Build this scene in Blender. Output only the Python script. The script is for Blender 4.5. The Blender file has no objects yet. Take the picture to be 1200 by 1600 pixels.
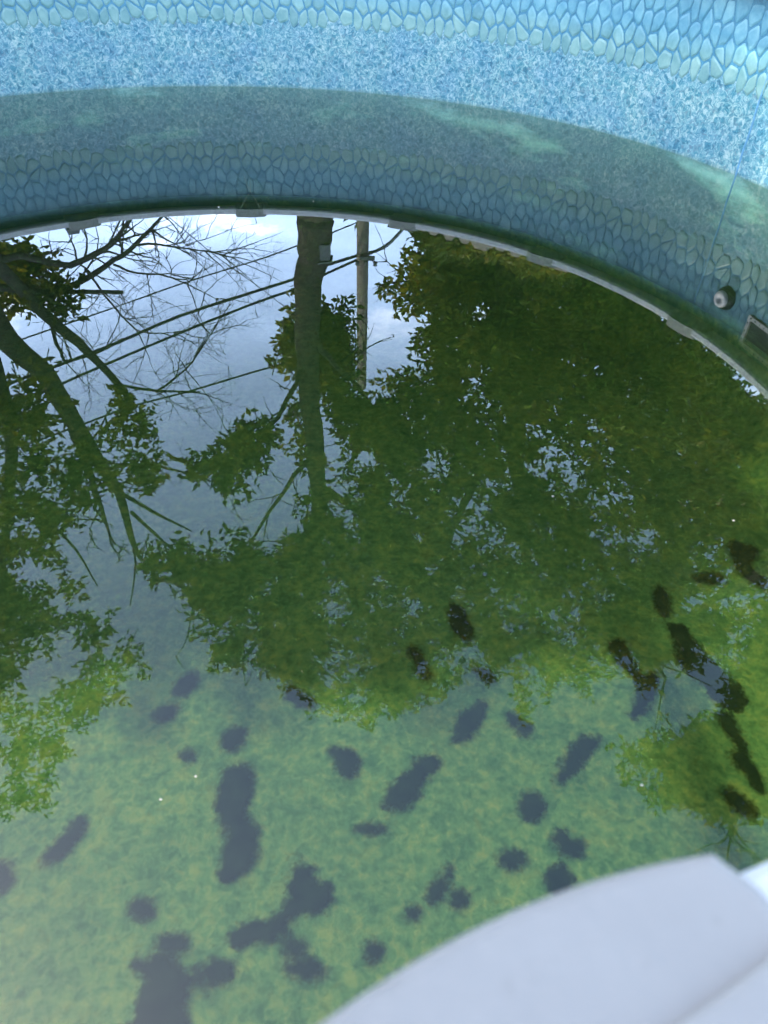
import bpy, bmesh, math, random
import numpy as np
from mathutils import Vector, Matrix, noise

SC = bpy.context.scene
COL = SC.collection
RD = math.radians

# ------------------------------------------------------------------ camera
CAM_H = 0.75                      # metres above the water (water is z = 0)
FPX, PITCH, ROLL = 1155.0, RD(41.33), RD(2.04)
_c, _s, _cp, _sp = math.cos(ROLL), math.sin(ROLL), math.cos(PITCH), math.sin(PITCH)
cam_data = bpy.data.cameras.new('camera')
cam = bpy.data.objects.new('camera', cam_data)
COL.objects.link(cam)
right = Vector((_c, _s * _sp, _s * _cp))
up = Vector((-_s, _c * _sp, _c * _cp))
back = -Vector((0, _cp, -_sp))
cam.matrix_world = Matrix(((right.x, up.x, back.x, 0), (right.y, up.y, back.y, 0),
                           (right.z, up.z, back.z, CAM_H), (0, 0, 0, 1)))
cam_data.sensor_fit = 'VERTICAL'
cam_data.sensor_height = 36.0
cam_data.lens = FPX / 1600 * 36.0
cam_data.clip_start = 0.01
cam_data.clip_end = 2000
cam_data.dof.use_dof = True
cam_data.dof.focus_distance = 3.6
cam_data.dof.aperture_fstop = 8.0
SC.camera = cam

# ------------------------------------------------------------------ sky and sun
SUN_AZ, SUN_EL = -100.0, 58.0      # compass: 0 = +Y (ahead), positive to the right; the sun stands to the left
world = bpy.data.worlds.new('World')
SC.world = world
world.use_nodes = True
wn, wl = world.node_tree.nodes, world.node_tree.links
wn.clear()
w_out = wn.new('ShaderNodeOutputWorld')
w_bg = wn.new('ShaderNodeBackground')
w_bg.inputs['Strength'].default_value = 0.15
sky = wn.new('ShaderNodeTexSky')
sky.sky_type = 'NISHITA'
sky.sun_disc = False
sky.sun_elevation = RD(SUN_EL)
sky.sun_rotation = RD(SUN_AZ)
sky.air_density = 1.2
sky.dust_density = 1.9
sky.ozone_density = 3.0
w_tc = wn.new('ShaderNodeTexCoord')
w_sep = wn.new('ShaderNodeSeparateXYZ')
wl.new(w_tc.outputs['Generated'], w_sep.inputs[0])
w_zc = wn.new('ShaderNodeMath'); w_zc.operation = 'MAXIMUM'; w_zc.inputs[1].default_value = 0.0
wl.new(w_sep.outputs['Z'], w_zc.inputs[0])
w_za = wn.new('ShaderNodeMath'); w_za.operation = 'ADD'; w_za.inputs[1].default_value = 0.16
wl.new(w_zc.outputs[0], w_za.inputs[0])
w_dx = wn.new('ShaderNodeMath'); w_dx.operation = 'DIVIDE'
w_dy = wn.new('ShaderNodeMath'); w_dy.operation = 'DIVIDE'
wl.new(w_sep.outputs['X'], w_dx.inputs[0]); wl.new(w_za.outputs[0], w_dx.inputs[1])
wl.new(w_sep.outputs['Y'], w_dy.inputs[0]); wl.new(w_za.outputs[0], w_dy.inputs[1])
w_cmb = wn.new('ShaderNodeCombineXYZ')
w_cmb.inputs['Z'].default_value = 4.1
wl.new(w_dx.outputs[0], w_cmb.inputs['X']); wl.new(w_dy.outputs[0], w_cmb.inputs['Y'])
w_no = wn.new('ShaderNodeTexNoise')
w_no.inputs['Scale'].default_value = 2.3
w_no.inputs['Detail'].default_value = 9
w_no.inputs['Roughness'].default_value = 0.62
wl.new(w_cmb.outputs[0], w_no.inputs['Vector'])
w_cr = wn.new('ShaderNodeValToRGB')
w_cr.color_ramp.elements[0].position = 0.545
w_cr.color_ramp.elements[0].color = (0, 0, 0, 1)
w_cr.color_ramp.elements[1].position = 0.68
w_cr.color_ramp.elements[1].color = (1, 1, 1, 1)
wl.new(w_no.outputs['Fac'], w_cr.inputs[0])
w_cm = wn.new('ShaderNodeMath'); w_cm.operation = 'MULTIPLY'; w_cm.inputs[1].default_value = 0.8
w_lo = wn.new('ShaderNodeMapRange'); w_lo.inputs['From Min'].default_value = 0.52; w_lo.inputs['From Max'].default_value = 0.36
wl.new(w_sep.outputs['Z'], w_lo.inputs['Value'])
w_m2 = wn.new('ShaderNodeMath'); w_m2.operation = 'MULTIPLY'
wl.new(w_cr.outputs[0], w_m2.inputs[0]); wl.new(w_lo.outputs[0], w_m2.inputs[1])
wl.new(w_m2.outputs[0], w_cm.inputs[0])
w_v1 = wn.new('ShaderNodeMapRange'); w_v1.interpolation_type = 'SMOOTHSTEP'
w_v1.inputs['From Min'].default_value = 0.78; w_v1.inputs['From Max'].default_value = 0.22
w_v1.inputs['To Max'].default_value = 0.42
wl.new(w_sep.outputs['Z'], w_v1.inputs['Value'])
w_v2 = wn.new('ShaderNodeMapRange'); w_v2.inputs['From Min'].default_value = 0.3; w_v2.inputs['From Max'].default_value = 0.65
w_v2.inputs['To Min'].default_value = 0.55; w_v2.inputs['To Max'].default_value = 1.35
wl.new(w_no.outputs['Fac'], w_v2.inputs['Value'])
w_v3 = wn.new('ShaderNodeMath'); w_v3.operation = 'MULTIPLY'
wl.new(w_v1.outputs[0], w_v3.inputs[0]); wl.new(w_v2.outputs[0], w_v3.inputs[1])
w_veil = wn.new('ShaderNodeMixRGB')
w_veil.inputs['Color2'].default_value = (12.0, 16.5, 24.5, 1)
wl.new(w_v3.outputs[0], w_veil.inputs['Fac'])
wl.new(sky.outputs[0], w_veil.inputs['Color1'])
w_mix = wn.new('ShaderNodeMixRGB')
w_mix.inputs['Color2'].default_value = (21.0, 21.5, 23.0, 1)
wl.new(w_cm.outputs[0], w_mix.inputs['Fac'])
wl.new(w_veil.outputs[0], w_mix.inputs['Color1'])
wl.new(w_mix.outputs[0], w_bg.inputs['Color'])
wl.new(w_bg.outputs[0], w_out.inputs['Surface'])

sun_data = bpy.data.lights.new('sun', 'SUN')
sun_data.energy = 2.0
sun_data.angle = RD(0.6)
sun_data.color = (1.0, 0.93, 0.82)
sun = bpy.data.objects.new('sun', sun_data)
COL.objects.link(sun)
_az, _el = RD(SUN_AZ), RD(SUN_EL)
to_sun = Vector((math.sin(_az) * math.cos(_el), math.cos(_az) * math.cos(_el), math.sin(_el)))
sun.rotation_euler = to_sun.to_track_quat('Z', 'Y').to_euler()
sun.location = to_sun * 60

vs = SC.view_settings
vs.view_transform = 'Standard'
vs.look = 'None'
vs.gamma = 1.0
vs.use_curve_mapping = False
vs.exposure = 2.3
SC.render.engine = 'CYCLES'
SC.cycles.use_denoising = True
SC.cycles.max_bounces = 6
SC.cycles.diffuse_bounces = 3
SC.cycles.glossy_bounces = 3
SC.cycles.transparent_max_bounces = 10
SC.cycles.volume_bounces = 0

# ------------------------------------------------------------------ pixel geometry of the place
def ray(px, py):
    x = (px - 600) / FPX; y = -(py - 800) / FPX
    x, y = _c * x - _s * y, _s * x + _c * y
    return Vector((x, _cp + y * _sp, -_sp + y * _cp))

def on_plane(px, py, z):
    d = ray(px, py); t = (z - CAM_H) / d.z
    return Vector((d.x * t, d.y * t, z))

def mirrored(px, py, dist):
    """the point that stands `dist` metres away over the ground and shows at px, py in the water"""
    d = ray(px, py); s = dist / math.hypot(d.x, d.y)
    return Vector((d.x * s, d.y * s, -CAM_H - d.z * s))

# ------------------------------------------------------------------ helpers
def new_mat(name):
    m = bpy.data.materials.new(name); m.use_nodes = True
    m.node_tree.nodes.clear()
    return m, m.node_tree.nodes, m.node_tree.links

def nd(N, kind, **kw):
    n = N.new(kind)
    for k, v in kw.items():
        if k.startswith('i_'):
            n.inputs[k[2:].replace('_', ' ')].default_value = v
        else:
            setattr(n, k, v)
    return n

def ramp(N, stops, interp='LINEAR'):
    r = N.new('ShaderNodeValToRGB'); cr = r.color_ramp; cr.interpolation = interp
    while len(cr.elements) < len(stops): cr.elements.new(0.5)
    for e, (p, c) in zip(cr.elements, stops):
        e.position = p; e.color = (c[0], c[1], c[2], 1) if not isinstance(c, (int, float)) else (c, c, c, 1)
    return r

def simple_mat(name, col, rough=0.5, var=0.12, scale=6.0, bump=0.0, bscale=40.0, spec=0.4, metal=0.0):
    m, N, L = new_mat(name)
    out = nd(N, 'ShaderNodeOutputMaterial'); p = nd(N, 'ShaderNodeBsdfPrincipled')
    tc = nd(N, 'ShaderNodeTexCoord')
    no = nd(N, 'ShaderNodeTexNoise', i_Scale=scale, i_Detail=6.0, i_Roughness=0.6)
    L.new(tc.outputs['Object'], no.inputs['Vector'])
    a = [max(0, c * (1 - var)) for c in col]; b = [min(1, c * (1 + var)) for c in col]
    r = ramp(N, [(0.3, a), (0.7, b)])
    L.new(no.outputs['Fac'], r.inputs[0]); L.new(r.outputs[0], p.inputs['Base Color'])
    p.inputs['Roughness'].default_value = rough
    p.inputs['Specular IOR Level'].default_value = spec
    p.inputs['Metallic'].default_value = metal
    if bump:
        n2 = nd(N, 'ShaderNodeTexNoise', i_Scale=bscale, i_Detail=5.0)
        L.new(tc.outputs['Object'], n2.inputs['Vector'])
        b_ = nd(N, 'ShaderNodeBump', i_Strength=bump, i_Distance=0.02)
        L.new(n2.outputs['Fac'], b_.inputs['Height']); L.new(b_.outputs[0], p.inputs['Normal'])
    L.new(p.outputs[0], out.inputs['Surface'])
    return m

class MB:
    def __init__(self): self.v, self.f = [], []
    def add(self, vs, fs):
        o = len(self.v); self.v.extend([tuple(p) for p in vs]); self.f.extend([tuple(i + o for i in q) for q in fs])
    def box(self, c, size, m=None):
        x, y, z = [s / 2 for s in size]
        p = [Vector((sx * x, sy * y, sz * z)) for sz in (-1, 1) for sx, sy in ((-1, -1), (1, -1), (1, 1), (-1, 1))]
        if m is not None: p = [m @ q for q in p]
        c = Vector(c)
        self.add([q + c for q in p], [(3, 2, 1, 0), (4, 5, 6, 7), (0, 1, 5, 4), (1, 2, 6, 5), (2, 3, 7, 6), (3, 0, 4, 7)])
    def tube(self, pts, radii, n=8, cap=True):
        pts = [Vector(p) for p in pts]
        rings = []
        ref = None
        for i, p in enumerate(pts):
            t = (pts[min(i + 1, len(pts) - 1)] - pts[max(i - 1, 0)])
            if t.length < 1e-9: t = Vector((0, 0, 1))
            t.normalize()
            if ref is None:
                ref = Vector((1, 0, 0)) if abs(t.x) < 0.8 else Vector((0, 1, 0))
            u = (ref - t * ref.dot(t))
            if u.length < 1e-5: u = t.orthogonal()
            u.normalize(); w = t.cross(u); ref = u
            r = radii[i] if hasattr(radii, '__len__') else radii
            rings.append([p + (u * math.cos(2 * math.pi * k / n) + w * math.sin(2 * math.pi * k / n)) * r for k in range(n)])
        vs = [q for ring in rings for q in ring]; fs = []
        for i in range(len(rings) - 1):
            for k in range(n):
                k2 = (k + 1) % n
                fs.append((i * n + k, i * n + k2, (i + 1) * n + k2, (i + 1) * n + k))
        if cap:
            fs.append(tuple(range(n - 1, -1, -1))); fs.append(tuple((len(rings) - 1) * n + k for k in range(n)))
        self.add(vs, fs)
    def lathe(self, prof, n, m=None, closed=False):
        vs = []
        for (r, z) in prof:
            for k in range(n):
                a = 2 * math.pi * k / n
                q = Vector((r * math.cos(a), r * math.sin(a), z))
                vs.append(m @ q if m is not None else q)
        fs = []
        for i in range(len(prof) - 1):
            for k in range(n):
                k2 = (k + 1) % n
                fs.append((i * n + k, i * n + k2, (i + 1) * n + k2, (i + 1) * n + k))
        self.add(vs, fs)
    def mesh(self, name, mat, smooth=False):
        me = bpy.data.meshes.new(name); me.from_pydata(self.v, [], self.f)
        if mat is not None: me.materials.append(mat)
        if smooth: me.polygons.foreach_set('use_smooth', [True] * len(me.polygons))
        me.update()
        return me
    def build(self, name, mat, parent=None, smooth=False, loc=None):
        return link(name, self.mesh(name, mat, smooth), parent, loc)

def link(name, me, parent=None, loc=None):
    o = bpy.data.objects.new(name, me); COL.objects.link(o)
    if loc is not None: o.location = loc
    if parent is not None: o.parent = parent
    return o

def empty(name, loc=(0, 0, 0)):
    o = bpy.data.objects.new(name, None); o.empty_display_size = 0.1
    COL.objects.link(o); o.location = loc
    return o

def tag(o, label, cat, group=None):
    o['label'] = label; o['category'] = cat
    if group: o['group'] = group
    return o

def bevel(o, w, seg=2):
    b = o.modifiers.new('bevel', 'BEVEL'); b.width = w; b.segments = seg; b.limit_method = 'ANGLE'
    b.angle_limit = RD(35)
    return o

# ------------------------------------------------------------------ pool dimensions
PC = Vector((-0.54, 1.7625, 0.0))       # pool centre
PR = 1.875                              # inner radius
FLOOR_Z = -0.70
GROUND_Z = -0.78
LIP_B, LIP_T, CAP_T = 0.497, 0.524, 0.533
OVER = 0.089                            # rails reach this far in over the water
def pol(ang, rad, z): return Vector((PC.x + rad * math.cos(RD(ang)), PC.y + rad * math.sin(RD(ang)), z))

# ------------------------------------------------------------------ materials of the setting
# lawn
m_lawn, N, L = new_mat('lawn')
out = nd(N, 'ShaderNodeOutputMaterial'); p = nd(N, 'ShaderNodeBsdfPrincipled', i_Roughness=0.9)
tc = nd(N, 'ShaderNodeTexCoord')
n1 = nd(N, 'ShaderNodeTexNoise', i_Scale=1.5, i_Detail=8.0, i_Roughness=0.7)
L.new(tc.outputs['Object'], n1.inputs['Vector'])
r = ramp(N, [(0.3, (0.025, 0.045, 0.012)), (0.55, (0.05, 0.085, 0.02)), (0.75, (0.10, 0.11, 0.04))])
L.new(n1.outputs['Fac'], r.inputs[0]); L.new(r.outputs[0], p.inputs['Base Color']); L.new(p.outputs[0], out.inputs[0])

# printed vinyl liner: fine squiggle mosaic low, plain blue joint colour between the printed stones
m_liner, N, L = new_mat('vinyl_liner_print')
out = nd(N, 'ShaderNodeOutputMaterial'); p = nd(N, 'ShaderNodeBsdfPrincipled', i_Roughness=0.42)
geo = nd(N, 'ShaderNodeNewGeometry'); tc = nd(N, 'ShaderNodeTexCoord')
sep = nd(N, 'ShaderNodeSeparateXYZ'); L.new(tc.outputs['Object'], sep.inputs[0])
def math_node(op, a=None, b=None):
    n = N.new('ShaderNodeMath'); n.operation = op
    for i, q in enumerate((a, b)):
        if q is None: continue
        if isinstance(q, (int, float)): n.inputs[i].default_value = q
        else: L.new(q, n.inputs[i])
    return n.outputs[0]
ang = math_node('ARCTAN2', sep.outputs['Y'], sep.outputs['X'])
arc = math_node('MULTIPLY', ang, PR)
cmb = nd(N, 'ShaderNodeCombineXYZ'); L.new(arc, cmb.inputs['X']); L.new(sep.outputs['Z'], cmb.inputs['Y'])
warp = nd(N, 'ShaderNodeTexNoise', i_Scale=38.0, i_Detail=2.0)
L.new(cmb.outputs[0], warp.inputs['Vector'])
wsub = nd(N, 'ShaderNodeVectorMath', operation='SUBTRACT'); wsub.inputs[1].default_value = (0.5, 0.5, 0.5)
L.new(warp.outputs['Color'], wsub.inputs[0])
wsc = nd(N, 'ShaderNodeVectorMath', operation='SCALE'); wsc.inputs['Scale'].default_value = 0.035
L.new(wsub.outputs[0], wsc.inputs[0])
wadd = nd(N, 'ShaderNodeVectorMath', operation='ADD')
L.new(cmb.outputs[0], wadd.inputs[0]); L.new(wsc.outputs[0], wadd.inputs[1])
vor = nd(N, 'ShaderNodeTexVoronoi', feature='DISTANCE_TO_EDGE', i_Scale=36.0, i_Randomness=1.0)
L.new(wadd.outputs[0], vor.inputs['Vector'])
fine = nd(N, 'ShaderNodeTexNoise', i_Scale=62.0, i_Detail=4.0, i_Roughness=0.65, i_Distortion=1.2)
L.new(wadd.outputs[0], fine.inputs['Vector'])
big = nd(N, 'ShaderNodeTexNoise', i_Scale=9.0, i_Detail=3.0)
L.new(cmb.outputs[0], big.inputs['Vector'])
rv = ramp(N, [(0.0, (0.255, 0.327, 0.309)), (0.10, (0.122, 0.236, 0.241)), (0.28, (0.029, 0.136, 0.163)), (0.8, (0.009, 0.077, 0.112))])
L.new(vor.outputs[0], rv.inputs[0])
rf = ramp(N, [(0.38, (0.005, 0.050, 0.082)), (0.46, (0.025, 0.127, 0.161)), (0.53, (0.073, 0.200, 0.213)), (0.61, (0.291, 0.346, 0.318))])
L.new(fine.outputs['Fac'], rf.inputs[0])
mx = nd(N, 'ShaderNodeMixRGB', i_Fac=0.62); L.new(rv.outputs[0], mx.inputs['Color1']); L.new(rf.outputs[0], mx.inputs['Color2'])
rb = ramp(N, [(0.35, (0.80, 0.90, 0.97)), (0.65, (1.12, 1.08, 1.0))]); L.new(big.outputs['Fac'], rb.inputs[0])
mb = nd(N, 'ShaderNodeMixRGB', blend_type='MULTIPLY', i_Fac=1.0); L.new(mx.outputs[0], mb.inputs['Color1']); L.new(rb.outputs[0], mb.inputs['Color2'])
# joint colour above the mosaic; edge of the mosaic is ragged
edge_n = nd(N, 'ShaderNodeTexNoise', i_Scale=22.0, i_Detail=2.0); L.new(cmb.outputs[0], edge_n.inputs['Vector'])
zz = math_node('ADD', sep.outputs['Z'], math_node('MULTIPLY', math_node('SUBTRACT', edge_n.outputs['Fac'], 0.5), 0.05))
up_f = nd(N, 'ShaderNodeMapRange'); L.new(zz, up_f.inputs['Value'])
up_f.inputs['From Min'].default_value = 0.250; up_f.inputs['From Max'].default_value = 0.275
jn = ramp(N, [(0.35, (0.025, 0.11, 0.15)), (0.65, (0.05, 0.17, 0.22))]); L.new(fine.outputs['Fac'], jn.inputs[0])
mj = nd(N, 'ShaderNodeMixRGB'); L.new(up_f.outputs[0], mj.inputs['Fac']); L.new(mb.outputs[0], mj.inputs['Color1']); L.new(jn.outputs[0], mj.inputs['Color2'])
# algae film below the water line; sunlit streaks painted in as its turquoise stops
alg_sun_m = nd(N, 'ShaderNodeMapping'); alg_sun_m.inputs['Scale'].default_value = (0.35, 1.3, 1.0); L.new(cmb.outputs[0], alg_sun_m.inputs['Vector'])
alg_sun_n = nd(N, 'ShaderNodeTexNoise', i_Scale=4.5, i_Detail=5.0, i_Roughness=0.6); L.new(alg_sun_m.outputs[0], alg_sun_n.inputs['Vector'])
alg_sun_c = ramp(N, [(0.35, (0.03, 0.065, 0.03)), (0.56, (0.045, 0.10, 0.05)), (0.68, (0.22, 0.42, 0.32)), (0.78, (0.32, 0.58, 0.46))]); L.new(alg_sun_n.outputs['Fac'], alg_sun_c.inputs[0])
alg_sun_f = nd(N, 'ShaderNodeMapRange'); L.new(sep.outputs['Z'], alg_sun_f.inputs['Value'])
alg_sun_f.inputs['From Min'].default_value = 0.0; alg_sun_f.inputs['From Max'].default_value = -0.006
alg_sun_f.inputs['To Max'].default_value = 0.92
ma = nd(N, 'ShaderNodeMixRGB'); L.new(alg_sun_f.outputs[0], ma.inputs['Fac']); L.new(mj.outputs[0], ma.inputs['Color1']); L.new(alg_sun_c.outputs[0], ma.inputs['Color2'])
sc_z = math_node('ADD', sep.outputs['Z'], math_node('MULTIPLY', math_node('SUBTRACT', edge_n.outputs['Fac'], 0.5), 0.03))
sc_f = nd(N, 'ShaderNodeMapRange'); L.new(sc_z, sc_f.inputs['Value'])
sc_f.inputs['From Min'].default_value = 0.010; sc_f.inputs['From Max'].default_value = 0.0; sc_f.inputs['To Max'].default_value = 0.3
m_sc = nd(N, 'ShaderNodeMixRGB'); m_sc.inputs['Color2'].default_value = (0.10, 0.15, 0.09, 1)
L.new(sc_f.outputs[0], m_sc.inputs['Fac']); L.new(mj.outputs[0], m_sc.inputs['Color1']); L.new(m_sc.outputs[0], ma.inputs['Color1'])
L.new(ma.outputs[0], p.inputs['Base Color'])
lb = nd(N, 'ShaderNodeBump', i_Strength=0.25, i_Distance=0.002); L.new(big.outputs['Fac'], lb.inputs['Height']); L.new(lb.outputs[0], p.inputs['Normal'])
L.new(p.outputs[0], out.inputs[0])

# printed stones: sea green in the low rows, sky blue above (the print's own colours)
m_stone, N, L = new_mat('printed_stone')
out = nd(N, 'ShaderNodeOutputMaterial'); p = nd(N, 'ShaderNodeBsdfPrincipled', i_Roughness=0.45)
geo = nd(N, 'ShaderNodeNewGeometry'); sep = nd(N, 'ShaderNodeSeparateXYZ'); L.new(geo.outputs['Position'], sep.inputs[0])
n1 = nd(N, 'ShaderNodeTexNoise', i_Scale=26.0, i_Detail=5.0, i_Roughness=0.6); L.new(geo.outputs['Position'], n1.inputs['Vector'])
z2 = math_node('ADD', sep.outputs['Z'], math_node('MULTIPLY', math_node('SUBTRACT', n1.outputs['Fac'], 0.5), 0.08))
zr = nd(N, 'ShaderNodeMapRange'); L.new(z2, zr.inputs['Value']); zr.inputs['From Min'].default_value = 0.29; zr.inputs['From Max'].default_value = 0.36
ca = ramp(N, [(0.3, (0.086, 0.188, 0.172)), (0.7, (0.162, 0.268, 0.228))]); L.new(n1.outputs['Fac'], ca.inputs[0])
cb = ramp(N, [(0.3, (0.056, 0.182, 0.224)), (0.7, (0.137, 0.279, 0.289))]); L.new(n1.outputs['Fac'], cb.inputs[0])
mc = nd(N, 'ShaderNodeMixRGB'); L.new(zr.outputs[0], mc.inputs['Fac']); L.new(ca.outputs[0], mc.inputs['Color1']); L.new(cb.outputs[0], mc.inputs['Color2'])
oi = nd(N, 'ShaderNodeObjectInfo')
rr = ramp(N, [(0.0, (0.78, 0.86, 0.9)), (1.0, (1.18, 1.1, 1.06))]); L.new(oi.outputs['Random'], rr.inputs[0])
mm = nd(N, 'ShaderNodeMixRGB', blend_type='MULTIPLY', i_Fac=1.0); L.new(mc.outputs[0], mm.inputs['Color1']); L.new(rr.outputs[0], mm.inputs['Color2'])
L.new(mm.outputs[0], p.inputs['Base Color'])
bb = nd(N, 'ShaderNodeBump', i_Strength=0.35, i_Distance=0.004); L.new(n1.outputs['Fac'], bb.inputs['Height']); L.new(bb.outputs[0], p.inputs['Normal'])
L.new(p.outputs[0], out.inputs[0])

# pool floor: blue-green liner under a film of pale green algae flakes
m_floor, N, L = new_mat('algae_floor')
out = nd(N, 'ShaderNodeOutputMaterial'); p = nd(N, 'ShaderNodeBsdfPrincipled', i_Roughness=0.85)
p.inputs['Specular IOR Level'].default_value = 0.1
geo = nd(N, 'ShaderNodeNewGeometry')
f1 = nd(N, 'ShaderNodeTexNoise', i_Scale=21.0, i_Detail=7.0, i_Roughness=0.66, i_Distortion=0.25); L.new(geo.outputs['Position'], f1.inputs['Vector'])
f2 = nd(N, 'ShaderNodeTexNoise', i_Scale=52.0, i_Detail=6.0, i_Roughness=0.66, i_Distortion=0.5); L.new(geo.outputs['Position'], f2.inputs['Vector'])
f3 = nd(N, 'ShaderNodeTexNoise', i_Scale=2.2, i_Detail=4.0); L.new(geo.outputs['Position'], f3.inputs['Vector'])
c1 = ramp(N, [(0.36, (0.103, 0.289, 0.394)), (0.46, (0.212, 0.456, 0.591)), (0.54, (0.321, 0.548, 0.652)), (0.65, (0.553, 0.638, 0.591))]); L.new(f1.outputs['Fac'], c1.inputs[0])
c2 = ramp(N, [(0.38, (0.096, 0.274, 0.394)), (0.48, (0.231, 0.472, 0.616)), (0.56, (0.385, 0.593, 0.689)), (0.64, (0.610, 0.700, 0.739))]); L.new(f2.outputs['Fac'], c2.inputs[0])
mf = nd(N, 'ShaderNodeMixRGB', i_Fac=0.55); L.new(c1.outputs[0], mf.inputs['Color1']); L.new(c2.outputs[0], mf.inputs['Color2'])
c3 = ramp(N, [(0.3, (0.82, 0.86, 0.9)), (0.7, (1.12, 1.1, 1.0))]); L.new(f3.outputs['Fac'], c3.inputs[0])
mg = nd(N, 'ShaderNodeMixRGB', blend_type='MULTIPLY', i_Fac=1.0); L.new(mf.outputs[0], mg.inputs['Color1']); L.new(c3.outputs[0], mg.inputs['Color2'])
L.new(mg.outputs[0], p.inputs['Base Color'])
fb = nd(N, 'ShaderNodeBump', i_Strength=0.5, i_Distance=0.01); L.new(f2.outputs['Fac'], fb.inputs['Height']); L.new(fb.outputs[0], p.inputs['Normal'])
L.new(p.outputs[0], out.inputs[0])

# water: mirror-calm surface, green absorbing body with a little milkiness
m_water, N, L = new_mat('pool_water')
out = nd(N, 'ShaderNodeOutputMaterial')
fr = nd(N, 'ShaderNodeFresnel', i_IOR=1.52)
tr = nd(N, 'ShaderNodeBsdfTransparent'); tr.inputs['Color'].default_value = (0.97, 1.0, 0.97, 1)
gl = nd(N, 'ShaderNodeBsdfGlossy', i_Roughness=0.0)
gl.inputs['Color'].default_value = (1, 1, 1, 1)
ms = nd(N, 'ShaderNodeMixShader')
geo = nd(N, 'ShaderNodeNewGeometry')
w1 = nd(N, 'ShaderNodeTexNoise', i_Scale=5.0, i_Detail=3.0); L.new(geo.outputs['Position'], w1.inputs['Vector'])
wb = nd(N, 'ShaderNodeBump', i_Strength=0.0025, i_Distance=0.01); L.new(w1.outputs['Fac'], wb.inputs['Height'])
L.new(wb.outputs[0], gl.inputs['Normal'])
w_ior = nd(N, 'ShaderNodeMapRange'); w_ior.inputs['To Min'].default_value = 1.52; w_ior.inputs['To Max'].default_value = 1 / 1.52
L.new(geo.outputs['Backfacing'], w_ior.inputs['Value']); L.new(w_ior.outputs[0], fr.inputs['IOR'])
L.new(fr.outputs[0], ms.inputs[0]); L.new(tr.outputs[0], ms.inputs[1]); L.new(gl.outputs[0], ms.inputs[2])
L.new(ms.outputs[0], out.inputs['Surface'])
va = nd(N, 'ShaderNodeVolumeAbsorption', i_Density=6.1); va.inputs['Color'].default_value = (0.775, 0.79, 0.63, 1)
vsc = nd(N, 'ShaderNodeVolumeScatter', i_Density=0.03); vsc.inputs['Color'].default_value = (0.62, 0.85, 0.75, 1)
vad = nd(N, 'ShaderNodeAddShader'); L.new(va.outputs[0], vad.inputs[0]); L.new(vsc.outputs[0], vad.inputs[1])
L.new(vad.outputs[0], out.inputs['Volume'])

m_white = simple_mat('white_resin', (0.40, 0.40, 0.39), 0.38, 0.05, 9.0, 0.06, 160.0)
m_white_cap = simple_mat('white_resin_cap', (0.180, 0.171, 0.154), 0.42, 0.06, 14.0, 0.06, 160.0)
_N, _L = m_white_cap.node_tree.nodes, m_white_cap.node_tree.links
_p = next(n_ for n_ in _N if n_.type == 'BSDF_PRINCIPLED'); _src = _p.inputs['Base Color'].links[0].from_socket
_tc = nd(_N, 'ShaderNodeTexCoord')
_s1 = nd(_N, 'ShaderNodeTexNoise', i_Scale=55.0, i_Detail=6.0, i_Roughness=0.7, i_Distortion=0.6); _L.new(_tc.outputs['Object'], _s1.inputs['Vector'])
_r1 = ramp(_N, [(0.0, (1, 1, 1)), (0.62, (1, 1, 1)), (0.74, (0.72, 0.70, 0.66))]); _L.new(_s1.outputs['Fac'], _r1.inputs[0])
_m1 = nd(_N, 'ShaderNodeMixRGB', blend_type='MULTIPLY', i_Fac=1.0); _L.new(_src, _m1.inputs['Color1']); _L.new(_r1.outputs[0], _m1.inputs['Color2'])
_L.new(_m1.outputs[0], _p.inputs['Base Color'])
m_steel = simple_mat('painted_steel_wall', (0.45, 0.47, 0.48), 0.5, 0.08, 5.0)
m_beige = simple_mat('aged_beige_plastic', (0.52, 0.47, 0.38), 0.5, 0.12, 30.0)
m_black = simple_mat('black_plastic', (0.02, 0.02, 0.022), 0.4, 0.2, 20.0)
m_throat_shade = simple_mat('painted_throat_shade', (0.035, 0.04, 0.035), 0.8, 0.2, 20.0)  # flat shade colour for the skimmer opening
m_string = simple_mat('pale_cord', (0.28, 0.30, 0.24), 0.8, 0.2, 60.0)
m_seam = simple_mat('liner_seam', (0.08, 0.20, 0.28), 0.45, 0.25, 60.0)

# ------------------------------------------------------------------ ground
g = MB(); n = 96
vs_ = []
for rr_ in (PR + 0.03, 3.0, 5.0, 9.0, 18.0, 40.0, 120.0, 600.0):
    for k in range(n):
        a = 2 * math.pi * k / n
        q = Vector((PC.x + rr_ * math.cos(a), PC.y + rr_ * math.sin(a), GROUND_Z))
        if rr_ > 2.5: q.z += 0.03 * noise.noise(q * 0.4)
        vs_.append(q)
fs_ = []
for i in range(7):
    for k in range(n):
        k2 = (k + 1) % n
        fs_.append((i * n + k, i * n + k2, (i + 1) * n + k2, (i + 1) * n + k))
fs_.append(tuple(range(n - 1, -1, -1)))
g.add(vs_, fs_)
ground = g.build('ground', m_lawn, None, True); ground['kind'] = 'structure'

# ------------------------------------------------------------------ the pool
pool = empty('swimming_pool', (PC.x, PC.y, GROUND_Z))
tag(pool, 'round above-ground pool with blue stone-print liner and white top rails', 'pool')
def to_pool(o):
    o.parent = pool; o.matrix_parent_inverse = Matrix.Translation((-PC.x, -PC.y, -GROUND_Z)); return o

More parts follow.
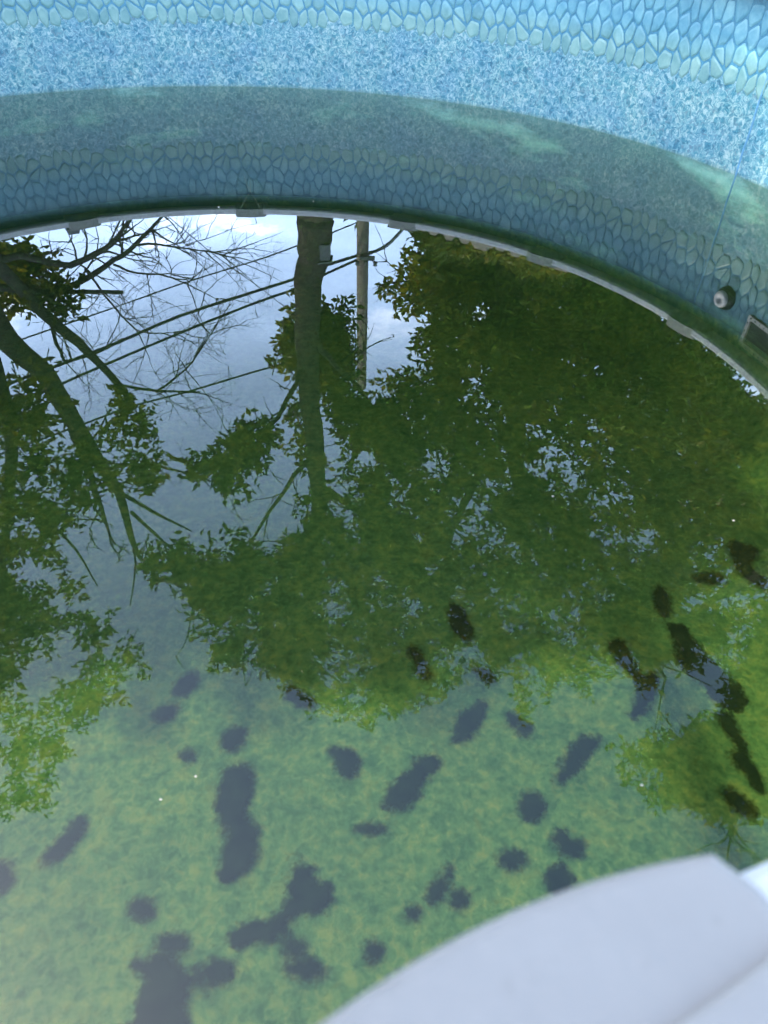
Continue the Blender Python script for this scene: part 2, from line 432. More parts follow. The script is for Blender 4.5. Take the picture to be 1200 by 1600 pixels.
NSEG = 240
b = MB()
prof_z = [FLOOR_Z + 0.0] + [FLOOR_Z + 0.05, -0.5, -0.3, -0.15, 0.0, 0.1, 0.2, 0.3, 0.4, LIP_B + 0.012]
vs_, fs_ = [], []
for zi, z in enumerate(prof_z):
    for k in range(NSEG):
        a = 2 * math.pi * k / NSEG
        wob = 0.0012 * math.sin(9 * a + 1.3) * math.sin(3.1 * z * 4 + a * 5)
        rr_ = PR + wob - (0.03 if zi == 0 else 0.0)
        vs_.append(Vector((rr_ * math.cos(a), rr_ * math.sin(a), z)))
for i in range(len(prof_z) - 1):
    for k in range(NSEG):
        k2 = (k + 1) % NSEG
        fs_.append((i * NSEG + k2, i * NSEG + k, (i + 1) * NSEG + k, (i + 1) * NSEG + k2))
b.add(vs_, fs_)
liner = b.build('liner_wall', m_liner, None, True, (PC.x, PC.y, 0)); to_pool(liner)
liner['label'] = 'vinyl liner wall printed with blue mosaic below a stone band'

b = MB()
vs_, fs_ = [Vector((PC.x, PC.y, FLOOR_Z))], []
rings = [0.3, 0.6, 0.9, 1.2, 1.5] + [PR - 0.002 - 0.24 * (1 - math.sin(t)) for t in np.linspace(0, math.pi / 2, 9)]
for rr_ in rings:
    for k in range(96):
        a = 2 * math.pi * k / 96
        q = Vector((PC.x + rr_ * math.cos(a), PC.y + rr_ * math.sin(a), FLOOR_Z))
        q.z += 0.006 * noise.noise(q * 2.2) if rr_ < 1.6 else 0.24 - math.sqrt(max(0.0, 0.24 ** 2 - (rr_ - (PR - 0.002 - 0.24)) ** 2))
        vs_.append(q)
for k in range(96): fs_.append((0, 1 + k, 1 + (k + 1) % 96))
for i in range(len(rings) - 1):
    for k in range(96):
        k2 = (k + 1) % 96
        fs_.append((1 + i * 96 + k, 1 + (i + 1) * 96 + k, 1 + (i + 1) * 96 + k2, 1 + i * 96 + k2))
b.add(vs_, fs_)
fl = to_pool(b.build('floor_liner', m_floor, None, True))
fl['label'] = 'green algae covered pool bottom under the water'

b = MB()
b.lathe([(PR + 0.02, GROUND_Z - 0.02), (PR + 0.02, LIP_B + 0.012)], NSEG, Matrix.Translation(PC))
to_pool(b.build('outer_wall', m_steel, None, True))

# printed stones of the band, each its own raised piece
random.seed(23)
NPER = 44
PER = 2 * math.pi * PR / NPER
rows = [0.264, 0.320, 0.376, 0.432]
seeds = []
for ri, z in enumerate(rows):
    for c_ in range(6):
        u = (c_ + 0.5 * (ri % 2)) * PER / 6 + random.uniform(-0.015, 0.015)
        seeds.append((u, z + random.uniform(-0.022, 0.022), True))
for ri, z in ((0, 0.205), (1, 0.490)):
    for c_ in range(6):
        seeds.append(((c_ + 0.5) * PER / 6 + random.uniform(-0.012, 0.012), z + random.uniform(-0.012, 0.012), False))
ASP = 0.62
def clip_poly(poly, px_, py_, nx, ny):
    outp = []
    for i in range(len(poly)):
        a, c = poly[i], poly[(i + 1) % len(poly)]
        da = (a[0] - px_) * nx + (a[1] - py_) * ny; dc = (c[0] - px_) * nx + (c[1] - py_) * ny
        if da <= 0: outp.append(a)
        if da * dc < 0:
            t = da / (da - dc); outp.append((a[0] + (c[0] - a[0]) * t, a[1] + (c[1] - a[1]) * t))
    return outp
stone_meshes = []
for (u, z, real) in seeds:
    if not real: continue
    poly = [(u - .1, z * ASP - .1), (u + .1, z * ASP - .1), (u + .1, z * ASP + .1), (u - .1, z * ASP + .1)]
    for (u2, z2, _) in seeds:
        for sh in (-PER, 0, PER):
            uu, zz_ = u2 + sh, z2 * ASP
            if abs(uu - u) < 1e-9 and abs(z2 - z) < 1e-9: continue
            if math.hypot(uu - u, zz_ - z * ASP) > 0.16: continue
            nx, ny = uu - u, zz_ - z * ASP; ln = math.hypot(nx, ny)
            gap = 0.0021
            poly = clip_poly(poly, (u + uu) / 2 - nx / ln * gap, (z * ASP + zz_) / 2 - ny / ln * gap, nx, ny)
            if len(poly) < 3: break
    poly = [(a, c / ASP) for a, c in poly]
    # knock the corners off
    o2 = []
    for i in range(len(poly)):
        a, c = poly[i], poly[(i + 1) % len(poly)]
        if math.hypot(a[0] - c[0], a[1] - c[1]) < 0.005: continue
        for t in (0.14, 0.86): o2.append((a[0] + (c[0] - a[0]) * t, a[1] + (c[1] - a[1]) * t))
    cu = sum(q[0] for q in o2) / len(o2); cz = sum(q[1] for q in o2) / len(o2)
    ring = lambda s, d: [((PR - d) * math.cos((cu + (q[0] - cu) * s) / PR), (PR - d) * math.sin((cu + (q[0] - cu) * s) / PR), cz + (q[1] - cz) * s) for q in o2]
    nn = len(o2); vs_ = ring(1.0, -0.001) + ring(0.96, 0.0012) + ring(0.74, 0.0030)
    fs_ = []
    for i in range(2):
        for k in range(nn):
            k2 = (k + 1) % nn
            fs_.append((i * nn + k2, i * nn + k, (i + 1) * nn + k, (i + 1) * nn + k2))
    fs_.append(tuple(2 * nn + k for k in range(nn - 1, -1, -1)))
    mb_ = MB(); mb_.add(vs_, fs_)
    stone_meshes.append(mb_)
built = [mb_.mesh('stone', m_stone, False) for mb_ in stone_meshes]
rest = MB()
STEP = 360.0 / NPER
for kper in range(NPER):
    a0 = kper * STEP
    visible = 20.0 <= a0 + STEP / 2 <= 118.5
    if visible:
        for me in built:
            o = bpy.data.objects.new('stone', me); COL.objects.link(o)
            o.rotation_euler = (0, 0, RD(a0))
            o.parent = liner
    else:
        M = Matrix.Rotation(RD(a0), 4, 'Z')
        for mb_ in stone_meshes: rest.add([M @ Vector(v) for v in mb_.v], mb_.f)
o = rest.build('stone_band', m_stone, None); o.parent = liner; o['kind'] = 'stuff'
# seam of the liner
b = MB()
for i in range(26):
    z = -0.6 + i * 0.042
    a = 27.05 + 0.05 * math.sin(i * 1.7)
    for w_, d_ in ((-0.004, 0.0), (0.0, 0.0035), (0.004, 0.0)):
        q = pol(a, PR - 0.0005 - d_, z); t = Vector((-math.sin(RD(a)), math.cos(RD(a)), 0))
        b.v.append(tuple(q + t * w_ - PC))
for i in range(25):
    for k in range(2):
        b.f.append((i * 3 + k, i * 3 + k + 1, i * 3 + 3 + k + 1, i * 3 + 3 + k))
o = b.build('seam', m_seam, None, True); o.parent = liner

# top rails, caps and uprights
caps = [118.6 + 24.34 * k for k in range(7)] + [289.0 + 24.1 * k for k in range(4)] + [385.5, 409.0, 431.0, 454.5]
caps = sorted([c_ % 360 for c_ in caps])
def rail_profile():
    # (distance in from the wall line: negative = towards the water, height)
    return [(-OVER + 0.010, LIP_B - 0.006), (-OVER, LIP_B), (-OVER - 0.001, LIP_T - 0.010), (-OVER + 0.004, LIP_T - 0.003), (-OVER + 0.012, LIP_T),
            (0.02, LIP_T + 0.004), (0.095, LIP_T - 0.001), (0.103, LIP_T - 0.010), (0.104, LIP_B - 0.012), (0.096, LIP_B - 0.012), (0.09, LIP_B + 0.012),
            (-OVER + 0.012, LIP_B + 0.012)]
for i, a0 in enumerate(caps):
    a1 = caps[(i + 1) % len(caps)]
    if a1 < a0: a1 += 360
    b = MB(); pr = rail_profile(); m_ = len(pr); ns = 20
    s0, s1 = a0 + 1.9, a1 - 1.9
    for k in range(ns + 1):
        a = s0 + (s1 - s0) * k / ns
        for (d_, z) in pr:
            b.v.append(tuple(pol(a, PR + d_, z)))
    for k in range(ns):
        for j in range(m_):
            j2 = (j + 1) % m_
            b.f.append((k * m_ + j, k * m_ + j2, (k + 1) * m_ + j2, (k + 1) * m_ + j))
    b.f.append(tuple(range(m_))); b.f.append(tuple(ns * m_ + j for j in range(m_ - 1, -1, -1)))
    o = to_pool(b.build('top_rail', m_white, None))
    bevel(o, 0.0015, 2)

# one cap, in local frame: x tangential, y inward (towards the water), z up
def cap_mesh():
    def outline(k, tier):
        """k: inset of the outline; tier: stop at the step across the cap instead of the inner edge"""
        def lim(x, y): return min(y, 0.0537 - tier + 0.19 * math.sqrt(x * x + 0.0004)) if tier is not None else y
        xs_ = np.linspace(-0.066 + k, 0.066 - k, 19)
        inner = [(-0.0750 + k, lim(-0.075, 0.060)), (-0.0725 + k, lim(-0.0725, 0.074 - k))]
        inner += [(x, lim(x, 0.0988 - k - 1.8 * (x - 0.021) ** 2)) for x in xs_]
        inner += [(0.0725 - k, lim(0.0725, 0.083 - k)), (0.0750 - k, lim(0.075, 0.070))]
        return inner + [(0.076 - k, -0.10 + k), (0.066 - k, -0.112 + k), (-0.066 + k, -0.112 + k), (-0.076 + k, -0.10 + k)]
    rings = []
    for (k, d, z) in ((0.0, None, LIP_B - 0.002), (0.0, None, CAP_T - 0.0040), (0.0008, None, CAP_T - 0.0018), (0.0024, None, CAP_T - 0.0004), (0.0045, None, CAP_T),
                      (0.0055, 0.0, CAP_T - 0.0002), (0.0058, 0.0004, CAP_T + 0.0016), (0.0068, 0.0014, CAP_T + 0.0024), (0.008, 0.003, CAP_T + 0.0026)):
        rings.append([(x, y, z) for x, y in outline(k, d)])
    m_ = len(rings[0]); b = MB()
    for r_ in rings: b.v.extend(r_)
    for i in range(len(rings) - 1):
        for k in range(m_):
            k2 = (k + 1) % m_
            b.f.append((i * m_ + k2, i * m_ + k, (i + 1) * m_ + k, (i + 1) * m_ + k2))
    b.f.append(tuple((len(rings) - 1) * m_ + k for k in range(m_ - 1, -1, -1)))
    b.f.append(tuple(range(m_)))
    return b.mesh('rail_cap', m_white_cap, False)
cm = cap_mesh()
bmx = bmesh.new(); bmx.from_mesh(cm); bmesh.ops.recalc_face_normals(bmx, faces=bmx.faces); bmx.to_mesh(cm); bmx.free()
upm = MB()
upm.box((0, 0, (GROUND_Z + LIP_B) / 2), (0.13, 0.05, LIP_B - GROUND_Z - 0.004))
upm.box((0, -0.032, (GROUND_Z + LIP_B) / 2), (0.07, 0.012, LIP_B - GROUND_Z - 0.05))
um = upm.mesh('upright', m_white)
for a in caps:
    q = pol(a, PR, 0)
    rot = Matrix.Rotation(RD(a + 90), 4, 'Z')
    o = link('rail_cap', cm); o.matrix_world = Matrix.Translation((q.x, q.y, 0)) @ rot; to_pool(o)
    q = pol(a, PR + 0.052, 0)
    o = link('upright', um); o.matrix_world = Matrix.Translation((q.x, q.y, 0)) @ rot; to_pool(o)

# skimmer mouth: a plate round a flat dark sheet, the opening's shade painted as colour
def wall_frame(a, z, d=0.0):
    q = pol(a, PR - d, z)
    inw = Vector((-math.cos(RD(a)), -math.sin(RD(a)), 0)); tan = Vector((-math.sin(RD(a)), math.cos(RD(a)), 0))
    return Matrix(((tan.x, 0, inw.x, q.x), (tan.y, 0, inw.y, q.y), (0, 1, 0, q.z), (0, 0, 0, 1)))
sk = empty('skimmer', (0, 0, 0)); to_pool(sk); sk.matrix_parent_inverse = Matrix.Translation((-PC.x, -PC.y, -GROUND_Z))
SA, SZ, SW, SH = 15.6, 0.434, 0.225, 0.112
M = wall_frame(SA, SZ)
b = MB(); fw = 0.016
outer = [(-SW / 2, -SH / 2), (SW / 2, -SH / 2), (SW / 2, SH / 2), (-SW / 2, SH / 2)]
innr = [(x - math.copysign(fw, x), y - math.copysign(fw, y)) for x, y in outer]
dep = lambda x: 0.5 * x * x / PR * 0 + (PR - math.sqrt(PR * PR - x * x))
lay = [(outer, 0.002), (outer, 0.014), (innr, 0.014), (innr, 0.002)]
for ring, dd in lay:
    for x, y in ring: b.v.append(tuple(M @ Vector((x, y, dd))))
for i in range(3):
    for k in range(4):
        k2 = (k + 1) % 4
        b.f.append((i * 4 + k, i * 4 + k2, (i + 1) * 4 + k2, (i + 1) * 4 + k))
o = b.build('frame', m_beige, sk); bevel(o, 0.002)
b = MB(); b.add([M @ Vector((x, y, 0.006)) for x, y in innr], [(0, 1, 2, 3)])
b.build('throat_shade', m_throat_shade, sk)
scm = MB(); scm.lathe([(0.0028, 0.0), (0.0028, 0.0012), (0.0001, 0.0016)], 8)
scme = scm.mesh('screw', m_black)
for t in range(9):
    for s_ in (-1, 1):
        o = link('screw', scme, sk); o.matrix_local = M @ Matrix.Translation((-SW / 2 + 0.016 + t * (SW - 0.032) / 8, s_ * (SH / 2 - fw / 2), 0.0142))
for t in range(3):
    for s_ in (-1, 1):
        o = link('screw', scme, sk); o.matrix_local = M @ Matrix.Translation((s_ * (SW / 2 - fw / 2), -0.03 + t * 0.03, 0.0142))
# return jet
jet = empty('return_jet', (0, 0, 0)); to_pool(jet)
M = wall_frame(22.9, 0.376) @ Matrix.Scale(1.0, 4)
b = MB(); b.lathe([(0.041, 0.0), (0.041, 0.010), (0.036, 0.020), (0.031, 0.022), (0.030, 0.026)], 28, M)
b.build('collar', m_black, jet, True)
b = MB(); b.lathe([(0.030, 0.018), (0.030, 0.030), (0.026, 0.036), (0.017, 0.038), (0.015, 0.036), (0.010, 0.036), (0.008, 0.030), (0.0001, 0.029)], 28, M)
b.build('eyeball', m_white, jet, True)

# ------------------------------------------------------------------ water
b = MB(); nw = 128; rw = PR + 0.012
for z in (0.0, FLOOR_Z - 0.04):
    for k in range(nw):
        a = 2 * math.pi * k / nw
        b.v.append((PC.x + rw * math.cos(a), PC.y + rw * math.sin(a), z))
b.f.append(tuple(range(nw))); b.f.append(tuple(nw + k for k in range(nw - 1, -1, -1)))
for k in range(nw):
    k2 = (k + 1) % nw
    b.f.append((k, nw + k, nw + k2, k2))
water = b.build('water', m_water); water['kind'] = 'structure'

# ------------------------------------------------------------------ dark patches on the pool bottom
m_patch, N, L = new_mat('dark_patch')
out = nd(N, 'ShaderNodeOutputMaterial'); p = nd(N, 'ShaderNodeBsdfPrincipled', i_Roughness=0.95)
p.inputs['Specular IOR Level'].default_value = 0.05
geo = nd(N, 'ShaderNodeNewGeometry')
n1 = nd(N, 'ShaderNodeTexNoise', i_Scale=30.0, i_Detail=5.0); L.new(geo.outputs['Position'], n1.inputs['Vector'])
r = ramp(N, [(0.3, (0.015, 0.035, 0.06)), (0.7, (0.035, 0.07, 0.10))]); L.new(n1.outputs['Fac'], r.inputs[0]); L.new(r.outputs[0], p.inputs['Base Color'])  # dark blue patch colour, fading out at a noise-broken edge
at = nd(N, 'ShaderNodeAttribute', attribute_name='cover')
n2 = nd(N, 'ShaderNodeTexNoise', i_Scale=95.0, i_Detail=6.0, i_Roughness=0.75); L.new(geo.outputs['Position'], n2.inputs['Vector'])
s1 = math_node('ADD', at.outputs['Fac'], math_node('MULTIPLY', math_node('SUBTRACT', n2.outputs['Fac'], 0.5), 1.0))
cv = nd(N, 'ShaderNodeMapRange', interpolation_type='SMOOTHSTEP'); L.new(s1, cv.inputs['Value'])
cv.inputs['From Min'].default_value = 0.10; cv.inputs['From Max'].default_value = 0.75
tr = nd(N, 'ShaderNodeBsdfTransparent'); ms = nd(N, 'ShaderNodeMixShader')
L.new(cv.outputs[0], ms.inputs[0]); L.new(tr.outputs[0], ms.inputs[1]); L.new(p.outputs[0], ms.inputs[2]); L.new(ms.outputs[0], out.inputs[0])

def ell(x, y, rx, ry, n=10, seed=0):
    rnd = random.Random(seed or int(x * 7 + y))
    return [(x + rx * rnd.uniform(0.8, 1.2) * math.cos(2 * math.pi * k / n), y + ry * rnd.uniform(0.8, 1.2) * math.sin(2 * math.pi * k / n)) for k in range(n)]
PATCHES = [
 ([(352,1200),(395,1195),(392,1230),(382,1260),(390,1285),(402,1310),(400,1340),(380,1365),(355,1385),(345,1370),(352,1330),(358,1305),(343,1280),(340,1250)], 'tall S-shaped dark patch on the pool bottom, longest upright one left of centre'),
 ([(455,1355),(475,1350),(490,1380),(515,1385),(512,1405),(490,1430),(445,1440),(445,1465),(400,1465),(365,1478),(360,1450),(420,1445),(430,1425),(458,1410),(455,1385)], 'stepped zigzag dark patch on the pool bottom below the tall S-shaped one'),
 ([(210,1505),(250,1498),(285,1520),(320,1510),(345,1503),(358,1520),(340,1540),(300,1548),(285,1560),(280,1600),(275,1640),(180,1640),(205,1590),(215,1560),(235,1535),(215,1520)], 'largest T-shaped dark patch on the pool bottom at the lower edge of the picture'),
 ([(660,1180),(688,1178),(680,1205),(655,1225),(640,1255),(605,1275),(590,1255),(610,1235),(640,1210)], 'long slanted dark patch near the middle of the clear pool bottom'),
 ([(735,1105),(760,1100),(750,1135),(725,1162),(703,1160),(715,1135)], 'slanted dark patch at the edge of the tree reflection, above the long slanted one'),
 ([(900,1160),(940,1148),(930,1175),(905,1200),(880,1225),(868,1220),(885,1190)], 'forked slanted dark patch on the pool bottom, right of the middle'),
 (ell(831, 1263, 17, 21), 'round dark patch on the pool bottom below the forked slanted one'),
 (ell(800, 1345, 20, 14), 'flat oval dark patch on the pool bottom, left of the three-lobed one'),
 ([(865,1300),(885,1298),(890,1318),(910,1320),(900,1340),(880,1335),(862,1320)], 'three-lobed dark patch on the pool bottom, just above the white rail cap'),
 (ell(872, 1378, 20, 22), 'dark patch half hidden behind the top edge of the white rail cap'),
 ([(350,1145),(385,1137),(380,1155),(365,1175),(348,1172)], 'small dark patch directly above the tall S-shaped patch'),
 ([(512,1172),(530,1175),(555,1178),(560,1200),(545,1217),(530,1210),(528,1190)], 'small dark patch with a spike on its left, between S-shaped and long slanted ones'),
 ([(705,1350),(700,1380),(685,1410),(668,1412),(670,1390),(690,1378)], 'narrow boot-shaped dark patch on the pool bottom, lower middle'),
 (ell(718, 1407, 12, 13), 'leaf-shaped dark spot just right of the boot-shaped patch'),
 (ell(645, 1430, 9, 9), 'tiny dark spot just left of the boot-shaped patch'),
 (ell(225, 1422, 17, 14), 'faint round dark spot on the bottom, left of the stepped zigzag patch'),
 (ell(272, 1477, 23, 12), 'small flat dark patch just above the large T-shaped one'),
 (ell(458, 1482, 15, 10), 'small dark spot directly below the stepped zigzag patch'),
 (ell(480, 1515, 26, 13), 'flat oval dark patch low in the picture, right of the T-shaped one'),
 (ell(583, 1490, 12, 16), 'small upright dark spot near the lower left end of the white rail cap'),
 ([(130,1272),(135,1290),(110,1325),(85,1350),(60,1352),(90,1315)], 'faint slanted dark patch below the left tree reflection'),
 (ell(3, 1372, 16, 24), 'dark patch cut off by the left edge of the picture'),
 ([(300,1050),(312,1062),(288,1090),(268,1088),(280,1065)], 'faint slanted dark patch in the open gap between the two tree reflections'),
 ([(240,1112),(280,1100),(266,1126),(245,1128)], 'faint small dark patch just below the one in the gap between the tree reflections'),
 (ell(578, 1297, 22, 4), 'thin dark streak under the lower end of the long slanted patch'),
 ([(700,945),(722,955),(738,990),(728,1006),(706,985)], 'dark hooked patch under the middle of the big tree reflection'),
 ([(950,1005),(975,1005),(985,1035),(1005,1060),(1025,1055),(1020,1090),(995,1125),(980,1120),(1000,1085),(985,1055),(965,1040)], 'wavy dark patch under the tree reflection, left of the long diagonal one'),
 ([(1040,975),(1066,978),(1092,1018),(1120,1044),(1150,1072),(1162,1106),(1140,1118),(1098,1078),(1064,1045)], 'long diagonal dark patch near the right edge of the picture'),
 ([(1025,915),(1040,925),(1048,960),(1035,970),(1020,945)], 'short upright dark patch above the long diagonal one on the right'),
 ([(1135,845),(1165,855),(1185,860),(1170,880),(1175,895),(1200,910),(1195,922),(1160,905),(1150,880)], 'crooked dark patch highest up by the right edge of the picture'),
 ([(1122,1112),(1140,1118),(1152,1145),(1165,1168),(1158,1176),(1140,1155),(1126,1136)], 'small dark patch just below the end of the long diagonal one'),
 ([(1140,1180),(1158,1172),(1172,1190),(1186,1215),(1192,1240),(1180,1238),(1165,1212),(1148,1198)], 'slanted dark patch lowest of the row down the right edge'),
 ([(1128,1238),(1146,1236),(1160,1252),(1180,1268),(1174,1278),(1152,1268),(1136,1256)], 'dark patch above the corner of the white rail cap'),
 ([(640,1012),(655,1018),(662,1040),(676,1056),(666,1066),(650,1050),(644,1034)], 'dark spot under the tree reflection, left of the hooked patch end'),
 ([(742,1046),(758,1050),(772,1062),(764,1068),(748,1060)], 'small dark spot under the tree reflection, right below the hooked patch'),
 ([(446,1078),(462,1080),(480,1092),(488,1104),(470,1106),(452,1096)], 'dark spot at the lower left fringe of the big tree reflection'),
 (ell(800, 1126, 9, 9), 'small dark dot at the fringe of the tree reflection, above the round patch'),
 (ell(818, 1142, 9, 8), 'smaller dark dot touching the fringe, just right of its twin dot'),
 (ell(293, 1183, 9, 9), 'faint dark dot left of the top of the tall S-shaped patch'),
 (ell(1108, 905, 22, 8), 'thin dark patch left of the crooked one near the right edge'),
]
def chaikin(poly, it=2):
    for _ in range(it):
        o2 = []
        for i in range(len(poly)):
            a, c = poly[i], poly[(i + 1) % len(poly)]
            o2.append((a[0] * .75 + c[0] * .25, a[1] * .75 + c[1] * .25)); o2.append((a[0] * .25 + c[0] * .75, a[1] * .25 + c[1] * .75))
        poly = o2
    return poly
def seg_dist(P, poly):
    """signed-ish distance of points P (n,2) inside a polygon to its edge; negative outside"""
    A = np.array(poly, float); B = np.roll(A, -1, 0)
    d = np.full(len(P), 1e9); inside = np.zeros(len(P), bool)
    for a, c in zip(A, B):
        ac = c - a; t = np.clip(((P - a) @ ac) / max(ac @ ac, 1e-12), 0, 1)
        d = np.minimum(d, np.hypot(*(P - a - t[:, None] * ac).T))
        cond = (a[1] > P[:, 1]) != (c[1] > P[:, 1])
        with np.errstate(divide='ignore', invalid='ignore'):
            xs = (c[0] - a[0]) * (P[:, 1] - a[1]) / (c[1] - a[1]) + a[0]
        inside ^= cond & (P[:, 0] < xs)
    return np.where(inside, d, -d)
for pi_, (poly, lab) in enumerate(PATCHES):
    wp = [on_plane(x, y, FLOOR_Z) for x, y in chaikin(poly, 2)]
    w2 = [(q.x, q.y) for q in wp]
    MARG = 0.022
    xs = [q[0] for q in w2]; ys = [q[1] for q in w2]
    st = max(0.0045, (max(xs) - min(xs)) / 80)
    gx = np.arange(min(xs) - MARG - st, max(xs) + MARG + 2 * st, st); gy = np.arange(min(ys) - MARG - st, max(ys) + MARG + 2 * st, st)
    X, Y = np.meshgrid(gx, gy); P = np.stack([X.ravel(), Y.ravel()], 1)
    D = seg_dist(P, w2)
    amp = min(1.0, (max(xs) - min(xs)) / 0.14)
    D = D + amp * np.array([0.015 * noise.noise(Vector((x_ * 18, y_ * 18, pi_))) + 0.013 * noise.noise(Vector((x_ * 45, y_ * 45, pi_))) + 0.009 * noise.noise(Vector((x_ * 110, y_ * 110, pi_))) for x_, y_ in P])
    cover = np.clip((D + MARG) / (2 * MARG), 0, 1)
    keep = cover > 0.0
    ny_, nx_ = X.shape
    idx = -np.ones(len(P), int); V = []; F = []; CV = []
    K = keep.reshape(X.shape)
    cx0, cy0 = P[keep].mean(0)
    def vid(i):
        if idx[i] < 0:
            idx[i] = len(V); c_ = cover[i]
            V.append((P[i, 0] - cx0, P[i, 1] - cy0, 0.006 + 0.003 * c_ + 0.0015 * noise.noise(Vector((P[i, 0] * 25, P[i, 1] * 25, 1.3))) * c_)); CV.append(float(c_))
        return idx[i]
    for j in range(ny_ - 1):
        for i in range(nx_ - 1):
            if K[j, i] or K[j, i + 1] or K[j + 1, i] or K[j + 1, i + 1]:
                F.append((vid(j * nx_ + i), vid(j * nx_ + i + 1), vid((j + 1) * nx_ + i + 1), vid((j + 1) * nx_ + i)))
    me = bpy.data.meshes.new('bottom_patch'); me.from_pydata(V, [], F); me.materials.append(m_patch)
    at_ = me.attributes.new('cover', 'FLOAT', 'POINT'); at_.data.foreach_set('value', CV)
    me.polygons.foreach_set('use_smooth', [True] * len(F))
    o = link('bottom_patch', me, None, (cx0, cy0, FLOOR_Z))
    tag(o, lab, 'blotch', 'dark patches on the pool bottom')

# ------------------------------------------------------------------ trees
m_bark = simple_mat('bark', (0.06, 0.05, 0.038), 0.95, 0.4, 14.0, 0.8, 22.0, 0.1)
m_twig = simple_mat('dead_bark', (0.06, 0.052, 0.045), 0.95, 0.3, 20.0, 0.4, 30.0, 0.1)
m_wood = simple_mat('weathered_pole', (0.16, 0.14, 0.11), 0.9, 0.25, 9.0, 0.5, 30.0, 0.1)
m_fence = simple_mat('weathered_boards', (0.27, 0.24, 0.19), 0.9, 0.3, 7.0, 0.4, 30.0, 0.1)
m_cable = simple_mat('black_cable', (0.015, 0.015, 0.017), 0.6, 0.2, 5.0)
m_metal = simple_mat('grey_metal_box', (0.10, 0.105, 0.10), 0.5, 0.15, 12.0)

def leaf_mat(name, dark, mid, light, trans=0.35):
    m, N, L = new_mat(name)
    out = nd(N, 'ShaderNodeOutputMaterial')
    at = nd(N, 'ShaderNodeAttribute', attribute_name='tone')
    r = ramp(N, [(0.0, dark), (0.5, mid), (1.0, light)])
    L.new(at.outputs['Fac'], r.inputs[0])
    p = nd(N, 'ShaderNodeBsdfPrincipled', i_Roughness=0.5); p.inputs['Specular IOR Level'].default_value = 0.25
    t = nd(N, 'ShaderNodeBsdfTranslucent')
    br = nd(N, 'ShaderNodeMixRGB', blend_type='MULTIPLY', i_Fac=1.0); br.inputs['Color2'].default_value = (1.5, 1.4, 0.6, 1)
    L.new(r.outputs[0], br.inputs['Color1'])
    L.new(r.outputs[0], p.inputs['Base Color']); L.new(br.outputs[0], t.inputs['Color'])
    ms = nd(N, 'ShaderNodeMixShader', i_Fac=trans)
    L.new(p.outputs[0], ms.inputs[1]); L.new(t.outputs[0], ms.inputs[2]); L.new(ms.outputs[0], out.inputs[0])
    return m
m_leaf = leaf_mat('leaf_green', (0.03, 0.042, 0.006), (0.12, 0.125, 0.013), (0.30, 0.26, 0.03))
m_leaf_y = leaf_mat('leaf_yellow_green', (0.06, 0.075, 0.012), (0.12, 0.13, 0.02), (0.22, 0.19, 0.035))

def leaves_mesh(name, centres, mat, rng, size=0.10, per=7):
    """rosettes of folded leaves round each centre"""
    n = len(centres); M_ = n * per
    C_ = np.repeat(np.array(centres), per, 0) + rng.normal(0, size * 0.35, (M_, 3))
    d = rng.normal(0, 1, (M_, 3)); d[:, 2] = d[:, 2] * 0.6 + 0.15
    d /= np.linalg.norm(d, axis=1)[:, None]
    s = rng.normal(0, 1, (M_, 3)); s -= d * np.sum(s * d, 1)[:, None]; s /= np.linalg.norm(s, axis=1)[:, None]
    nrm = np.cross(d, s)
    ln = size * rng.uniform(0.7, 1.25, (M_, 1)); wd = ln * rng.uniform(0.19, 0.27, (M_, 1))
    base = C_; tip = C_ + d * ln - nrm * ln * 0.12
    a = C_ + d * ln * 0.5 + s * wd + nrm * wd * 0.45; c = C_ + d * ln * 0.5 - s * wd + nrm * wd * 0.45
    V = np.stack([base, a, tip, c], 1).reshape(-1, 3)
    k = np.arange(M_) * 4
    F = np.stack([k, k + 1, k + 2, k, k + 2, k + 3], 1).reshape(-1, 3)
    me = bpy.data.meshes.new(name)
    me.vertices.add(len(V)); me.vertices.foreach_set('co', V.ravel())
    me.loops.add(F.size); me.loops.foreach_set('vertex_index', F.ravel().astype(np.int32))
    me.polygons.add(len(F)); me.polygons.foreach_set('loop_start', np.arange(0, F.size, 3, dtype=np.int32))
    me.update(calc_edges=True)
    clump = np.array([0.55 * noise.noise(Vector(q_) * 0.9) + 0.35 * noise.noise(Vector(q_) * 2.3) for q_ in centres])
    tone = np.repeat(np.clip(np.repeat(rng.normal(0.42, 0.14, n) + clump, per) + rng.normal(0, 0.12, M_), 0, 1), 4)
    at_ = me.attributes.new('tone', 'FLOAT', 'POINT'); at_.data.foreach_set('value', tone.astype(np.float32))
    me.materials.append(mat)
    return me

def crown_points(poly, dist, depth, n, rng, gapscale=1.1, gap=-0.12, fringe=26.0):
    """points through a rounded crown volume whose reflection fills `poly`; gaps by 3-D noise"""
    A = np.array(poly, float); lo, hi = A.min(0), A.max(0)
    res = []
    while len(res) < n:
        P = rng.uniform(lo, hi, (4000, 2))
        D = seg_dist(P, poly)
        ok = D > -2
        for (px, py), dd in zip(P[ok], D[ok]):
            half = min(depth, 0.25 + depth * (max(dd, 0) / 160.0) ** 0.6)
            q = mirrored(px, py, dist + rng.uniform(-1, 1) * half)
            nv = 0.85 * noise.noise(q * gapscale) + 0.5 * noise.noise(q * gapscale * 2.9) + 0.2 * noise.noise(q * gapscale * 0.45)
            th = gap + (0.34 * (1 - min(dd, fringe) / fringe))
            if nv > th: res.append(q)
            if len(res) >= n: break
    return res

